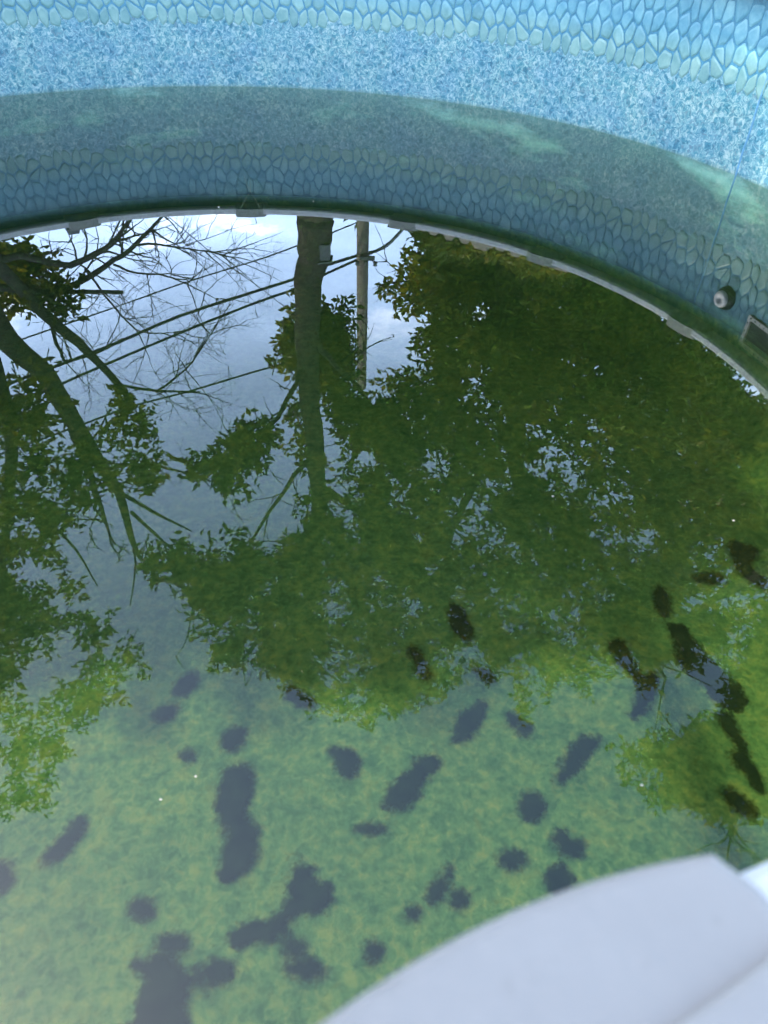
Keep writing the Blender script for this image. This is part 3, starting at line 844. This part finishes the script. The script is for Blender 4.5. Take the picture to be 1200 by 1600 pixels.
def sprays(b, pts, limb_pts, rng, length=0.65, per=7, r0=0.006, scatter=0.07):
    """leafy twigs: each ends at one of pts and grows from the side of the nearest limb; returns leaf rosette centres"""
    LP = np.array([tuple(q) for q in limb_pts]); res = []
    for q in pts:
        d = np.array(q) - LP; k = int(np.argmin((d * d).sum(1)))
        v = Vector(d[k]); ln = min(length * rng.uniform(0.6, 1.3), max(v.length, 0.25))
        dirn = (v.normalized() + Vector(rng.normal(0, 0.35, 3)) + Vector((0, 0, 0.15))).normalized()
        start = Vector(q) - dirn * ln
        mid = start + dirn * ln * 0.5 + Vector(rng.normal(0, 0.05 * ln, 3)) + Vector((0, 0, -0.05 * ln))
        b.tube([start, mid, Vector(q)], [r0, r0 * 0.75, r0 * 0.35], 4, False)
        for j in range(per):
            t = 0.25 + 0.75 * (j + rng.uniform(0, 1)) / per
            p_ = start.lerp(mid, t * 2) if t < 0.5 else mid.lerp(Vector(q), t * 2 - 1)
            res.append(p_ + Vector(rng.normal(0, scatter, 3)))
    return res

def limb(b, spec, dist, n=8, jitter=0.0, rng=None):
    """spec: (px, py, width in px[, distance])"""
    pts, rad = [], []
    for s in spec:
        d_ = s[3] if len(s) > 3 else dist
        q = mirrored(s[0], s[1], d_); path = math.hypot(d_, q.z + CAM_H)
        pts.append(q); rad.append(max(0.003, s[2] / 2 / FPX * path))
    # subdivide with a smooth curve
    P2, R2 = [], []
    for i in range(len(pts) - 1):
        p0 = pts[max(i - 1, 0)]; p1 = pts[i]; p2 = pts[i + 1]; p3 = pts[min(i + 2, len(pts) - 1)]
        for t in (0, 0.33, 0.67):
            P2.append(0.5 * ((2 * p1) + (p2 - p0) * t + (2 * p0 - 5 * p1 + 4 * p2 - p3) * t * t + (3 * p1 - p0 - 3 * p2 + p3) * t ** 3))
            R2.append(rad[i] * (1 - t) + rad[i + 1] * t)
    P2.append(pts[-1]); R2.append(rad[-1])
    if jitter and rng is not None:
        P2 = [q + Vector(rng.normal(0, jitter, 3)) if 0 < i < len(P2) - 1 else q for i, q in enumerate(P2)]
    b.tube(P2, R2, n)
    return P2, R2

def twigs(b, pts, rng, count, length, r0, droop=0.0, depth=2, n=5):
    for _ in range(count):
        i = int(rng.integers(max(1, len(pts) // 4), len(pts)))
        p0 = Vector(pts[i]); t = (Vector(pts[i]) - Vector(pts[i - 1])).normalized()
        d = (t * rng.uniform(0.3, 0.9) + Vector(rng.normal(0, 0.55, 3))).normalized()
        ln = length * rng.uniform(0.5, 1.3); m_ = 6
        path = [p0]
        for k in range(m_):
            d = (d + Vector(rng.normal(0, 0.16, 3)) + Vector((0, 0, -droop))).normalized()
            path.append(path[-1] + d * ln / m_)
        b.tube(path, [r0 * (1 - 0.8 * k / m_) for k in range(m_ + 1)], n, False)
        if depth > 1: twigs(b, path, rng, 3, length * 0.5, r0 * 0.55, droop, depth - 1, 4)

def tree(name, loc, label, cat='tree', group=None):
    t = empty(name, loc); tag(t, label, cat, group); return t
def under(o, t):
    o.parent = t; o.matrix_parent_inverse = Matrix.Translation(-Vector(t.location)); return o

rng = np.random.default_rng(5)
# --- tall tree with the straight trunk
DA = 7.2
base = mirrored(495, 340, DA); base.z = GROUND_Z
tA = tree('broadleaf_tree', base, 'tall straight-trunked tree reflected left of the thin pole')
b = MB()
top = mirrored(495, 340, DA)
low = [(Vector((base.x, base.y, GROUND_Z - 0.1))), base + (top - base) * 0.5]
spec = [(494, 338, 55), (490, 390, 48), (484, 440, 42), (480, 500, 38), (482, 560, 35), (487, 640, 31), (495, 720, 27), (497, 800, 23), (494, 860, 18), (480, 930, 14), (470, 1000, 8)]
P_, R_ = limb(b, spec, DA, 12, 0.012, rng)
trunkA = P_[8:]
b.tube([low[0], low[1], P_[0]], [R_[0] * 1.35, R_[0] * 1.12, R_[0]], 12)
limbs = [[(484, 520, 14), (503, 545, 11), (533, 580, 9, 7.6), (562, 612, 7, 8.0), (600, 660, 5, 8.4)],
         [(478, 570, 10), (463, 597, 8, 7.0), (440, 640, 7, 6.8), (420, 672, 6, 6.6), (385, 705, 4, 6.5), (340, 730, 2.5, 6.4)],
         [(497, 830, 14), (450, 875, 10, 7.0), (400, 900, 8, 6.8), (330, 930, 5, 6.6), (260, 905, 3, 6.5)],
         [(497, 800, 13), (540, 880, 9, 7.4), (570, 960, 7, 7.4), (610, 1060, 4, 7.3)],
         [(495, 850, 12), (430, 960, 8, 6.9), (380, 1030, 4, 6.7)],
         [(495, 760, 12), (560, 800, 9, 7.6), (640, 880, 7, 7.9), (720, 960, 5, 8.0)],
         [(495, 700, 9), (440, 770, 6, 7.0), (390, 850, 4, 6.7)]]
allp = []
for l_ in limbs:
    P_, R_ = limb(b, l_, DA, 7, 0.012, rng); allp.append(P_)
    twigs(b, P_, rng, 7, 0.7, R_[len(R_) // 2] * 0.45, 0.0, 2)
LPA = [q for P_ in allp for q in P_] + list(trunkA)
ends = []
ends += crown_points([(290,706),(350,676),(395,650),(422,690),(405,735),(380,768),(330,776),(290,748)], 6.5, 0.5, 26, rng, 1.9, -0.3, 14)
ends += crown_points([(480,755),(430,795),(372,795),(385,850),(335,848),(290,835),(225,845),(228,930),(285,955),(302,1010),(350,1055),(395,1030),(450,1100),(530,1130),(600,1135),(640,1100),(680,980),(640,820),(560,760)], 7.0, 1.1, 420, rng, 1.2, 0.0, 40)
ends += crown_points([(450,470),(434,545),(458,590),(436,640),(465,720),(500,740),(545,700),(548,600),(540,520),(545,430),(530,370),(512,420),(495,480)], 8.1, 0.6, 120, rng, 1.5, 0.0, 26)
ends += crown_points([(520,600),(560,640),(610,620),(640,700),(600,780),(530,760)], 8.0, 0.6, 60, rng, 1.5, 0.0, 26)
pts = sprays(b, ends, LPA, rng, 0.55, 7, 0.006, 0.06)
under(b.build('trunk', m_bark, None, True), tA)
o = link('crown', leaves_mesh('crown', pts, m_leaf, rng, 0.11, 6)); under(o, tA)

# --- broad dense tree on the right
DB = 9.0
base = mirrored(800, 430, DB); base.z = GROUND_Z
tB = tree('broadleaf_tree', base, 'broad dense dark green tree filling the right of the reflection')
b = MB()
LPB = []
b.tube([Vector((base.x, base.y, GROUND_Z - 0.1)), base + Vector((0, 0, 1.5)), mirrored(800, 400, DB)], [0.26, 0.22, 0.19], 12)
for l_ in ([(800, 400, 46), (795, 500, 40), (800, 600, 34), (810, 720, 26), (820, 850, 16), (830, 980, 8)],
           [(798, 440, 22), (770, 500, 18), (720, 560, 14, 8.6), (690, 640, 10, 8.4), (650, 720, 6, 8.2)],
           [(800, 540, 22), (860, 600, 16, 9.3), (950, 660, 12, 9.4), (1060, 720, 8, 9.3), (1160, 760, 5, 9.2)],
           [(805, 660, 18), (740, 760, 12, 8.6), (700, 860, 8, 8.4), (690, 980, 5, 8.2)],
           [(812, 740, 16), (900, 840, 11, 9.0), (980, 940, 8, 8.8), (1040, 1060, 5, 8.6)],
           [(800, 420, 16), (860, 460, 12, 9.2), (960, 520, 8, 9.4), (1080, 580, 5, 9.5)],
           [(798, 430, 14), (740, 440, 10, 9.0), (680, 430, 6, 9.0), (640, 440, 4, 9.0)]):
    P_, R_ = limb(b, l_, DB, 8, 0.02, rng); LPB += P_
    twigs(b, P_, rng, 6, 0.9, R_[len(R_) // 2] * 0.4, 0.0, 2)
big_poly = [(600,455),(640,400),(680,392),(720,415),(780,425),(860,450),(960,480),(1060,540),(1140,600),(1240,680),(1260,860),(1240,980),(1150,960),(1060,1000),(1000,1090),(960,1120),(870,1090),(830,1148),(800,1105),(700,1098),(640,1110),(590,1000),(560,860),(555,740),(590,640),(600,520)]
ends = crown_points(big_poly, DB - 0.2, 1.9, 1000, rng, 0.9, 0.0, 55)
ends += crown_points([(612,372),(650,366),(720,384),(800,408),(880,432),(1000,468),(1080,522),(1160,592),(1230,650),(1200,700),(1000,600),(800,500),(660,460),(640,420)], DB + 1.2, 0.9, 420, rng, 1.1, 0.0, 24)
pts = sprays(b, ends, LPB, rng, 0.75, 8, 0.007, 0.08)
under(b.build('trunk', m_bark, None, True), tB)
o = link('crown', leaves_mesh('crown', pts, m_leaf, rng, 0.125, 6)); under(o, tB)

# --- overhanging tree at the right edge
DD = 5.0
base = mirrored(1290, 560, DD); base.z = GROUND_Z
tD = tree('broadleaf_tree', base, 'overhanging tree whose lowest hanging boughs reflect above the white cap')
b = MB()
tp = mirrored(1290, 640, DD); LPD = []
b.tube([Vector((base.x, base.y, GROUND_Z - 0.1)), base + (tp - base) * 0.5, tp], [0.17, 0.14, 0.12], 10)
for l_ in ([(1290, 640, 50), (1270, 800, 40), (1230, 960, 26), (1190, 1080, 16), (1120, 1180, 9), (1040, 1240, 5)],
           [(1260, 840, 22), (1180, 900, 16, 5.2), (1110, 940, 10, 5.3), (1060, 1000, 6, 5.3)],
           [(1225, 970, 18), (1200, 1120, 12, 4.8), (1160, 1240, 7, 4.6), (1140, 1300, 4, 4.5)]):
    P_, R_ = limb(b, l_, DD, 8, 0.01, rng); LPD += P_
    twigs(b, P_, rng, 6, 0.55, R_[len(R_) // 2] * 0.4, 0.0, 2)
ends = crown_points([(935,1195),(960,1150),(1010,1130),(1060,1140),(1120,1110),(1160,1010),(1220,900),(1300,860),(1300,1260),(1200,1275),(1140,1310),(1110,1270),(1050,1255),(1005,1282),(985,1225)], DD, 0.9, 330, rng, 1.6, -0.12, 34)
ends += crown_points([(985,1010),(1040,965),(1110,940),(1200,960),(1230,1080),(1150,1130),(1100,1120),(1090,1060),(1040,1040)], DD + 0.2, 0.4, 70, rng, 1.9, 0.05, 20)
ends += crown_points([(1040,660),(1100,640),(1200,640),(1300,700),(1300,900),(1180,880),(1120,820),(1060,760)], DD + 0.6, 0.6, 110, rng, 1.6, 0.0, 26)
pts = sprays(b, ends, LPD, rng, 0.4, 7, 0.004, 0.05)
under(b.build('trunk', m_bark, None, True), tD)
o = link('crown', leaves_mesh('crown', pts, m_leaf, rng, 0.085, 6)); under(o, tD)

# --- leaning half-dead tree on the left
DL = 7.6
base = mirrored(-150, 330, DL); base.z = GROUND_Z
tL = tree('leaning_tree', base, 'half-dead leaning tree with bare branches on the left of the reflection')
b = MB()
start = mirrored(-60, 420, DL)
b.tube([Vector((base.x, base.y, GROUND_Z - 0.1)), base + (start - base) * 0.45 + Vector((0, 0, 0.2)), start], [0.24, 0.19, 0.15], 12)
BL = [([(-60, 420, 40), (0, 517, 33), (33, 553, 30), (70, 583, 28), (90, 617, 27), (110, 650, 25), (133, 687, 22), (153, 720, 19), (185, 770, 14), (205, 840, 9), (222, 876, 5)], 10, 0.006),
      ([(-60, 400, 30), (-20, 395, 22), (0, 417, 20), (30, 450, 18), (80, 500, 16), (123, 537, 14), (160, 573, 11), (190, 607, 10), (211, 638, 9)], 9, 0.004),
      ([(-50, 470, 26), (-20, 540, 22), (0, 600, 20), (13, 650, 19), (17, 720, 17), (12, 800, 14), (5, 870, 9), (2, 960, 5)], 9, 0.004),
      ([(-30, 450, 12), (0, 450, 11), (50, 455, 10), (93, 453, 9), (133, 437, 8), (177, 407, 7), (210, 383, 6), (247, 345, 4), (262, 325, 3)], 7, 0.004),
      ([(0, 405, 10), (33, 400, 10), (80, 410, 9), (110, 413, 9), (143, 400, 8), (177, 377, 7), (200, 348, 5), (215, 322, 3)], 7, 0.004),
      ([(100, 456, 6), (150, 456, 6), (193, 457, 6)], 7, 0.0),
      ([(210, 383, 4), (245, 382, 3.4), (283, 388, 2.6), (320, 392, 2), (350, 398, 1.2)], 5, 0.004),
      ([(133, 420, 4), (150, 443, 3.6), (173, 473, 3), (203, 507, 2.6), (233, 520, 2), (287, 520, 1.2)], 5, 0.004),
      ([(177, 413, 4), (213, 427, 3), (267, 433, 2.4), (337, 467, 1.2)], 5, 0.004),
      ([(188, 602, 5), (240, 610, 4), (290, 612, 3), (313, 612, 2)], 5, 0.003),
      ([(247, 610, 4), (290, 577, 3), (320, 537, 2), (343, 497, 1.2)], 5, 0.004),
      ([(110, 655, 14), (120, 690, 12), (135, 720, 11), (150, 770, 8), (170, 830, 4)], 7, 0.004),
      ([(180, 765, 7), (240, 800, 5), (300, 830, 2)], 6, 0.004),
      ([(205, 800, 6), (260, 850, 4), (310, 890, 2)], 6, 0.004),
      ([(165, 735, 7), (210, 725, 5), (290, 738, 3), (350, 760, 1.5)], 6, 0.004),
      ([(205, 840, 5), (212, 880, 3), (203, 945, 1.5)], 5, 0.003),
      ([(80, 820, 5), (120, 860, 4), (152, 915, 2)], 5, 0.004),
      ([(80, 505, 6), (95, 550, 5), (110, 565, 4), (165, 545, 3)], 5, 0.006)]
LPL = []
for spec, n_, j_ in BL:
    P_, R_ = limb(b, spec, DL, n_, j_, rng); LPL += P_
    if spec[0][2] < 15 and len(spec) > 3: twigs(b, P_, rng, 12, 0.65, max(0.007, R_[len(R_) // 2] * 0.42), 0.02, 3, 4)
ends = crown_points([(-40,650),(40,640),(80,600),(110,610),(115,650),(150,650),(200,630),(255,645),(265,690),(205,705),(245,740),(240,775),(170,800),(110,810),(105,830),(130,890),(165,925),(160,945),(110,945),(95,985),(160,985),(165,1040),(200,1020),(228,1048),(200,1075),(212,1112),(150,1150),(128,1175),(135,1245),(100,1235),(85,1290),(45,1290),(0,1322),(-60,1330)], DL - 0.6, 0.9, 215, rng, 1.4, 0.12, 26)
ends += crown_points([(-30,380),(40,372),(75,385),(100,410),(95,455),(40,470),(0,475),(-30,480)], DL + 1.0, 0.5, 45, rng, 1.9, 0.0, 16)
ends += crown_points([(90,455),(118,460),(122,480),(100,495),(88,480)], DL, 0.2, 6, rng, 2.0, -0.2, 6)
pts = sprays(b, ends, LPL, rng, 0.5, 7, 0.006, 0.06)
under(b.build('trunk', m_twig, None, True), tL)
o = link('crown', leaves_mesh('crown', pts, m_leaf, rng, 0.105, 6)); under(o, tL)

# --- unseen tree added left of the pool to shade far floor and near rim
tq = Vector((-5.1, 2.2, GROUND_Z))
t_shade = tree('broadleaf_tree', tq, 'unseen tree added left of the pool to shade its far half and near rim')
b = MB()
b.tube([tq + Vector((0, 0, -0.1)), tq + Vector((0.1, 0, 3.2)), tq + Vector((0, 0.2, 6.4)), tq + Vector((0.1, 0, 9.8))], [0.30, 0.24, 0.17, 0.05], 12)
for k in range(9):
    a = k * 2.4; z0 = 5.4 + k * 0.44
    p0 = tq + Vector((0, 0.1, z0)); p1 = p0 + Vector((0.5 * math.cos(a), 0.9 * math.sin(a), 0.4)); p2 = p0 + Vector((0.8 * math.cos(a), 1.5 * math.sin(a), 0.8))
    b.tube([p0, p1, p2], [0.08, 0.05, 0.015], 7)
b.tube([tq + Vector((0, 0, 7.6)), tq + Vector((0, -1.2, 9.1)), tq + Vector((0, -2.2, 9.5)), tq + Vector((0, -4.0, 9.6))], [0.10, 0.08, 0.05, 0.015], 8)
under(b.build('trunk', m_bark, None, True), t_shade)
pts = []
def blob(c, r, n_, gap=-0.45):
    k_ = 0
    while k_ < n_:
        v = Vector(rng.uniform(-1, 1, 3))
        if v.length > 1: continue
        q = c + Vector((v.x * r[0], v.y * r[1], v.z * r[2]))
        if noise.noise(q * 0.9) > gap - 0.2 * (1 - v.length): pts.append(q); k_ += 1
blob(Vector((-5.1, 2.0, 7.5)), (0.9, 1.55, 2.4), 4200)
blob(Vector((-5.1, 0.6, 7.5)), (0.8, 0.45, 1.8), 260, -0.05)
blob(Vector((-5.1, -1.45, 9.45)), (0.8, 0.95, 0.95), 1400)  # added bough, set to shade the near rail cap
o = link('crown', leaves_mesh('crown', pts, m_leaf, rng, 0.14, 7)); under(o, t_shade)

# --- sunlit shrub behind the fence
base = mirrored(720, 370, 6.4); base.z = GROUND_Z
tS = tree('garden_shrub', base, 'yellow-green sunlit shrub showing just above the fence in the reflection', 'shrub')
b = MB()
for k in range(7):
    a = k * 0.9
    b.tube([base + Vector((0, 0, -0.05)), base + Vector((0.25 * math.cos(a), 0.25 * math.sin(a), 1.2)), base + Vector((0.7 * math.cos(a), 0.5 * math.sin(a), 2.3))], [0.03, 0.022, 0.008], 6)
under(b.build('stem', m_bark, None, True), tS)
pts = crown_points([(630,345),(660,330),(760,350),(860,390),(900,420),(830,425),(780,412),(740,405),(700,398),(660,380)], 6.4, 0.6, 900, rng, 1.6, -0.2, 10)
for _ in range(900):
    q = base + Vector((rng.normal(0, 0.55), rng.normal(0, 0.4), rng.uniform(0.5, 2.2))); pts.append(q)
o = link('crown', leaves_mesh('crown', pts, m_leaf_y, rng, 0.07, 7)); under(o, tS)

# ------------------------------------------------------------------ utility pole and cables
DP = 14.5
base = mirrored(567, 345, DP); base.z = GROUND_Z
up_ = empty('utility_pole', base); tag(up_, 'thin grey wooden utility pole reflected beside the tall tree trunk', 'pole')
b = MB(); tp = mirrored(567, 606, DP)
b.tube([Vector((base.x, base.y, GROUND_Z - 0.2)), base + Vector((0, 0, 3.5)), Vector((base.x, base.y, tp.z))], [0.15, 0.13, 0.105], 14)
under(b.build('shaft', m_wood, None, True), up_)
hz = mirrored(567, 398, DP).z
b = MB(); b.box((base.x + 0.1, base.y - 0.16, hz), (0.3, 0.06, 0.08)); o = under(b.build('bracket', m_metal, None), up_); bevel(o, 0.01)
b = MB()
for k in range(3):
    b.lathe([(0.02, 0), (0.05, 0.02), (0.03, 0.05), (0.05, 0.08), (0.0, 0.1)], 10, Matrix.Translation((base.x - 0.1 + 0.18 * k, base.y - 0.17, hz + 0.06)))
under(b.build('insulator', m_metal, None, True), up_)

CABLES = [
 ('thick black cable, upper of the two running side by side', [(-120, 652, 8.2), (7, 602, 9.0), (167, 542, 10.4), (283, 493, 11.6), (400, 455, 12.8), (463, 435, 13.5), (500, 418, 13.9), (557, 400, 14.5), (600, 387, 15.6), (630, 358, 17.2), (660, 330, 19)], 3.6),
 ('thick black cable, lower of the two running side by side', [(-120, 690, 8.1), (17, 635, 8.9), (157, 573, 10.2), (287, 518, 11.6), (400, 473, 12.8), (460, 452, 13.4), (500, 432, 13.9), (560, 405, 14.6), (603, 383, 15.6), (627, 360, 17.0), (655, 332, 19)], 3.0),
 ('thin wire running above the two thick cables in the picture', [(-120, 585, 9.2), (0, 542, 10), (180, 480, 11.4), (287, 442, 12.4), (400, 407, 13.4), (470, 382, 14.0), (515, 365, 14.4), (552, 350, 14.9), (590, 334, 15.4)], 1.7),
 ('thin wire running below the two thick cables in the picture', [(-120, 755, 7.6), (0, 710, 8.4), (137, 660, 9.6), (213, 633, 10.4), (290, 613, 11.2), (400, 580, 12.4), (450, 566, 13.0), (560, 530, 14.4)], 2.3),
 ('hair-thin wire slanting the other way past the clouds', [(240, 322, 18), (267, 342, 17.4), (333, 397, 16.2), (400, 445, 15.2), (450, 483, 14.6), (560, 560, 13.6)], 1.1),
]
for lab, spec, w_ in CABLES:
    b = MB(); limb(b, [(x, y, w_ * 1.25, d_) for x, y, d_ in spec], 0, 6)
    o = b.build('overhead_cable', m_cable, None, True); tag(o, lab + ', across the reflected sky', 'cable', 'overhead cables')
# box on the tall tree's trunk
bq = mirrored(508, 392, DA - 0.1)
nb = empty('trunk_box', bq); tag(nb, 'small grey box mounted on the side of the tall tree trunk', 'box')
b = MB(); b.box((0, 0, 0), (0.10, 0.12, 0.16)); o = b.build('body', m_metal, nb); bevel(o, 0.006)
b = MB(); b.box((0, 0, 0.09), (0.14, 0.16, 0.015), Matrix.Rotation(0.15, 3, 'Y')); b.build('lid', m_metal, nb)

# ------------------------------------------------------------------ board fence beyond the pool
FT = 1.25
def at_height(px, py, z):
    d = ray(px, py); s = (z + CAM_H) / -d.z
    return Vector((d.x * s, d.y * s, z))
fa, fb_ = at_height(632, 356, FT), at_height(1015, 456, FT)
fence = empty('board_fence', ((fa.x + fb_.x) / 2, (fa.y + fb_.y) / 2, GROUND_Z))
tag(fence, 'weathered wooden board fence showing above the far right rails in the reflection', 'fence')
dirv = (fb_ - fa); flen = dirv.length; dirv.normalize(); frot = math.atan2(dirv.y, dirv.x)
bm_ = MB(); hgt = FT - GROUND_Z
bm_.add([(-.045, -.009, 0), (.045, -.009, 0), (.045, .009, 0), (-.045, .009, 0), (-.045, -.009, hgt - .03), (.045, -.009, hgt - .03), (.045, .009, hgt - .03), (-.045, .009, hgt - .03), (-.025, -.009, hgt), (.025, -.009, hgt), (.025, .009, hgt), (-.025, .009, hgt)],
        [(3, 2, 1, 0), (0, 1, 5, 4), (1, 2, 6, 5), (2, 3, 7, 6), (3, 0, 4, 7), (4, 5, 9, 8), (5, 6, 10, 9), (6, 7, 11, 10), (7, 4, 8, 11), (8, 9, 10, 11)])
bmesh_board = bm_.mesh('board', m_fence)
nb_ = int(flen / 0.105)
for k in range(nb_):
    q = fa + dirv * (0.05 + k * 0.105)
    o = link('board', bmesh_board)
    o.matrix_world = Matrix.Translation((q.x, q.y, GROUND_Z + rng.uniform(-0.03, 0.0))) @ Matrix.Rotation(frot, 4, 'Z') @ Matrix.Rotation(rng.normal(0, 0.006), 4, 'Y')
    under(o, fence)
for k in range(4):
    q = fa + dirv * (flen * k / 3.0)
    b = MB(); b.box((0, 0.07, hgt / 2), (0.1, 0.1, hgt + 0.05))
    o = b.build('post', m_fence); o.matrix_world = Matrix.Translation((q.x, q.y, GROUND_Z)) @ Matrix.Rotation(frot, 4, 'Z'); bevel(o, 0.006); under(o, fence)
for z in (0.35, hgt - 0.3):
    q = (fa + fb_) / 2
    b = MB(); b.box((0, 0.03, z), (flen, 0.035, 0.09)); o = b.build('rail', m_fence)
    o.matrix_world = Matrix.Translation((q.x, q.y, GROUND_Z)) @ Matrix.Rotation(frot, 4, 'Z'); under(o, fence)

# ------------------------------------------------------------------ small things at the rim and on the water
b = MB()
A_, B_, K_ = pol(96.0, PR - OVER - 0.003, LIP_B - 0.004), pol(93.0, PR - OVER - 0.003, LIP_B - 0.004), pol(94.4, PR - 0.05, 0.43)
b.tube([A_, A_ * 0.45 + K_ * 0.55 + Vector((0, 0, -0.004)), K_], 0.0011, 6)
b.tube([B_, B_ * 0.45 + K_ * 0.55 + Vector((0, 0, -0.004)), K_], 0.0011, 6)
b.tube([K_, K_ + Vector((-0.015, 0, -0.035)), K_ + Vector((-0.022, 0, -0.075))], 0.001, 6)
b.tube([K_, K_ + Vector((0.002, 0, -0.03)), K_ + Vector((0.004, 0, -0.065))], 0.001, 6)
o = b.build('hanging_cord', m_string, None, True)
tag(o, 'thin looped cord hanging from a rail cap at the far side of the pool', 'cord')

ca = pol(120.3, PR - OVER + 0.02, LIP_T)
clip = empty('rail_clip', ca); tag(clip, 'small dark grey clip on the far left top rail', 'clip'); clip.rotation_euler = (0, 0, RD(120.3 + 90))
b = MB()
b.add([(-.034, -.012, 0.001), (.034, -.012, 0.001), (.034, .02, 0.001), (-.034, .02, 0.001), (-.022, -.008, .03), (.026, -.008, .03), (.026, .016, .03), (-.022, .016, .03)],
      [(3, 2, 1, 0), (4, 5, 6, 7), (0, 1, 5, 4), (1, 2, 6, 5), (2, 3, 7, 6), (3, 0, 4, 7)])
o = b.build('body', m_metal, clip); bevel(o, 0.003)
b = MB(); b.tube([(0.01, 0.0, 0.03), (0.014, 0.0, 0.05), (0.03, 0.0, 0.062)], 0.003, 6); b.build('hook', m_black, clip, True)

m_speck = simple_mat('pale_fluff', (0.30, 0.29, 0.26), 0.9, 0.1, 50.0)
SP = [(342, 324, 0.008, 'pale fluff speck floating by the far wall, left of the hanging cord'),
      (490, 315, 0.006, 'tiny pale speck floating by the far wall, right of the hanging cord'),
      (864, 776, 0.006, 'tiny pale speck floating on the dark tree reflection, right of centre'),
      (1146, 814, 0.005, 'tiny pale speck floating near the right edge of the tree reflection'),
      (1003, 1228, 0.005, 'tiny pale speck floating above the middle of the white cap'),
      (306, 1214, 0.004, 'tiny pale speck floating left of the tall S-shaped patch'),
      (251, 1250, 0.004, 'tiny pale speck floating in the clear water on the left')]
for i, (x, y, s_, lab) in enumerate(SP):
    s_ *= 0.6
    q = on_plane(x, y, 0.0)
    bmx = bmesh.new(); bmesh.ops.create_icosphere(bmx, subdivisions=1, radius=s_ / 2)
    for v in bmx.verts:
        v.co.z *= 0.35; v.co += Vector(rng.normal(0, s_ * 0.09, 3)); v.co.x *= 1.4
    me = bpy.data.meshes.new('floating_speck'); bmx.to_mesh(me); bmx.free(); me.materials.append(m_speck)
    o = link('floating_speck', me, None, (q.x, q.y, 0.001)); tag(o, lab, 'debris', 'floating specks')
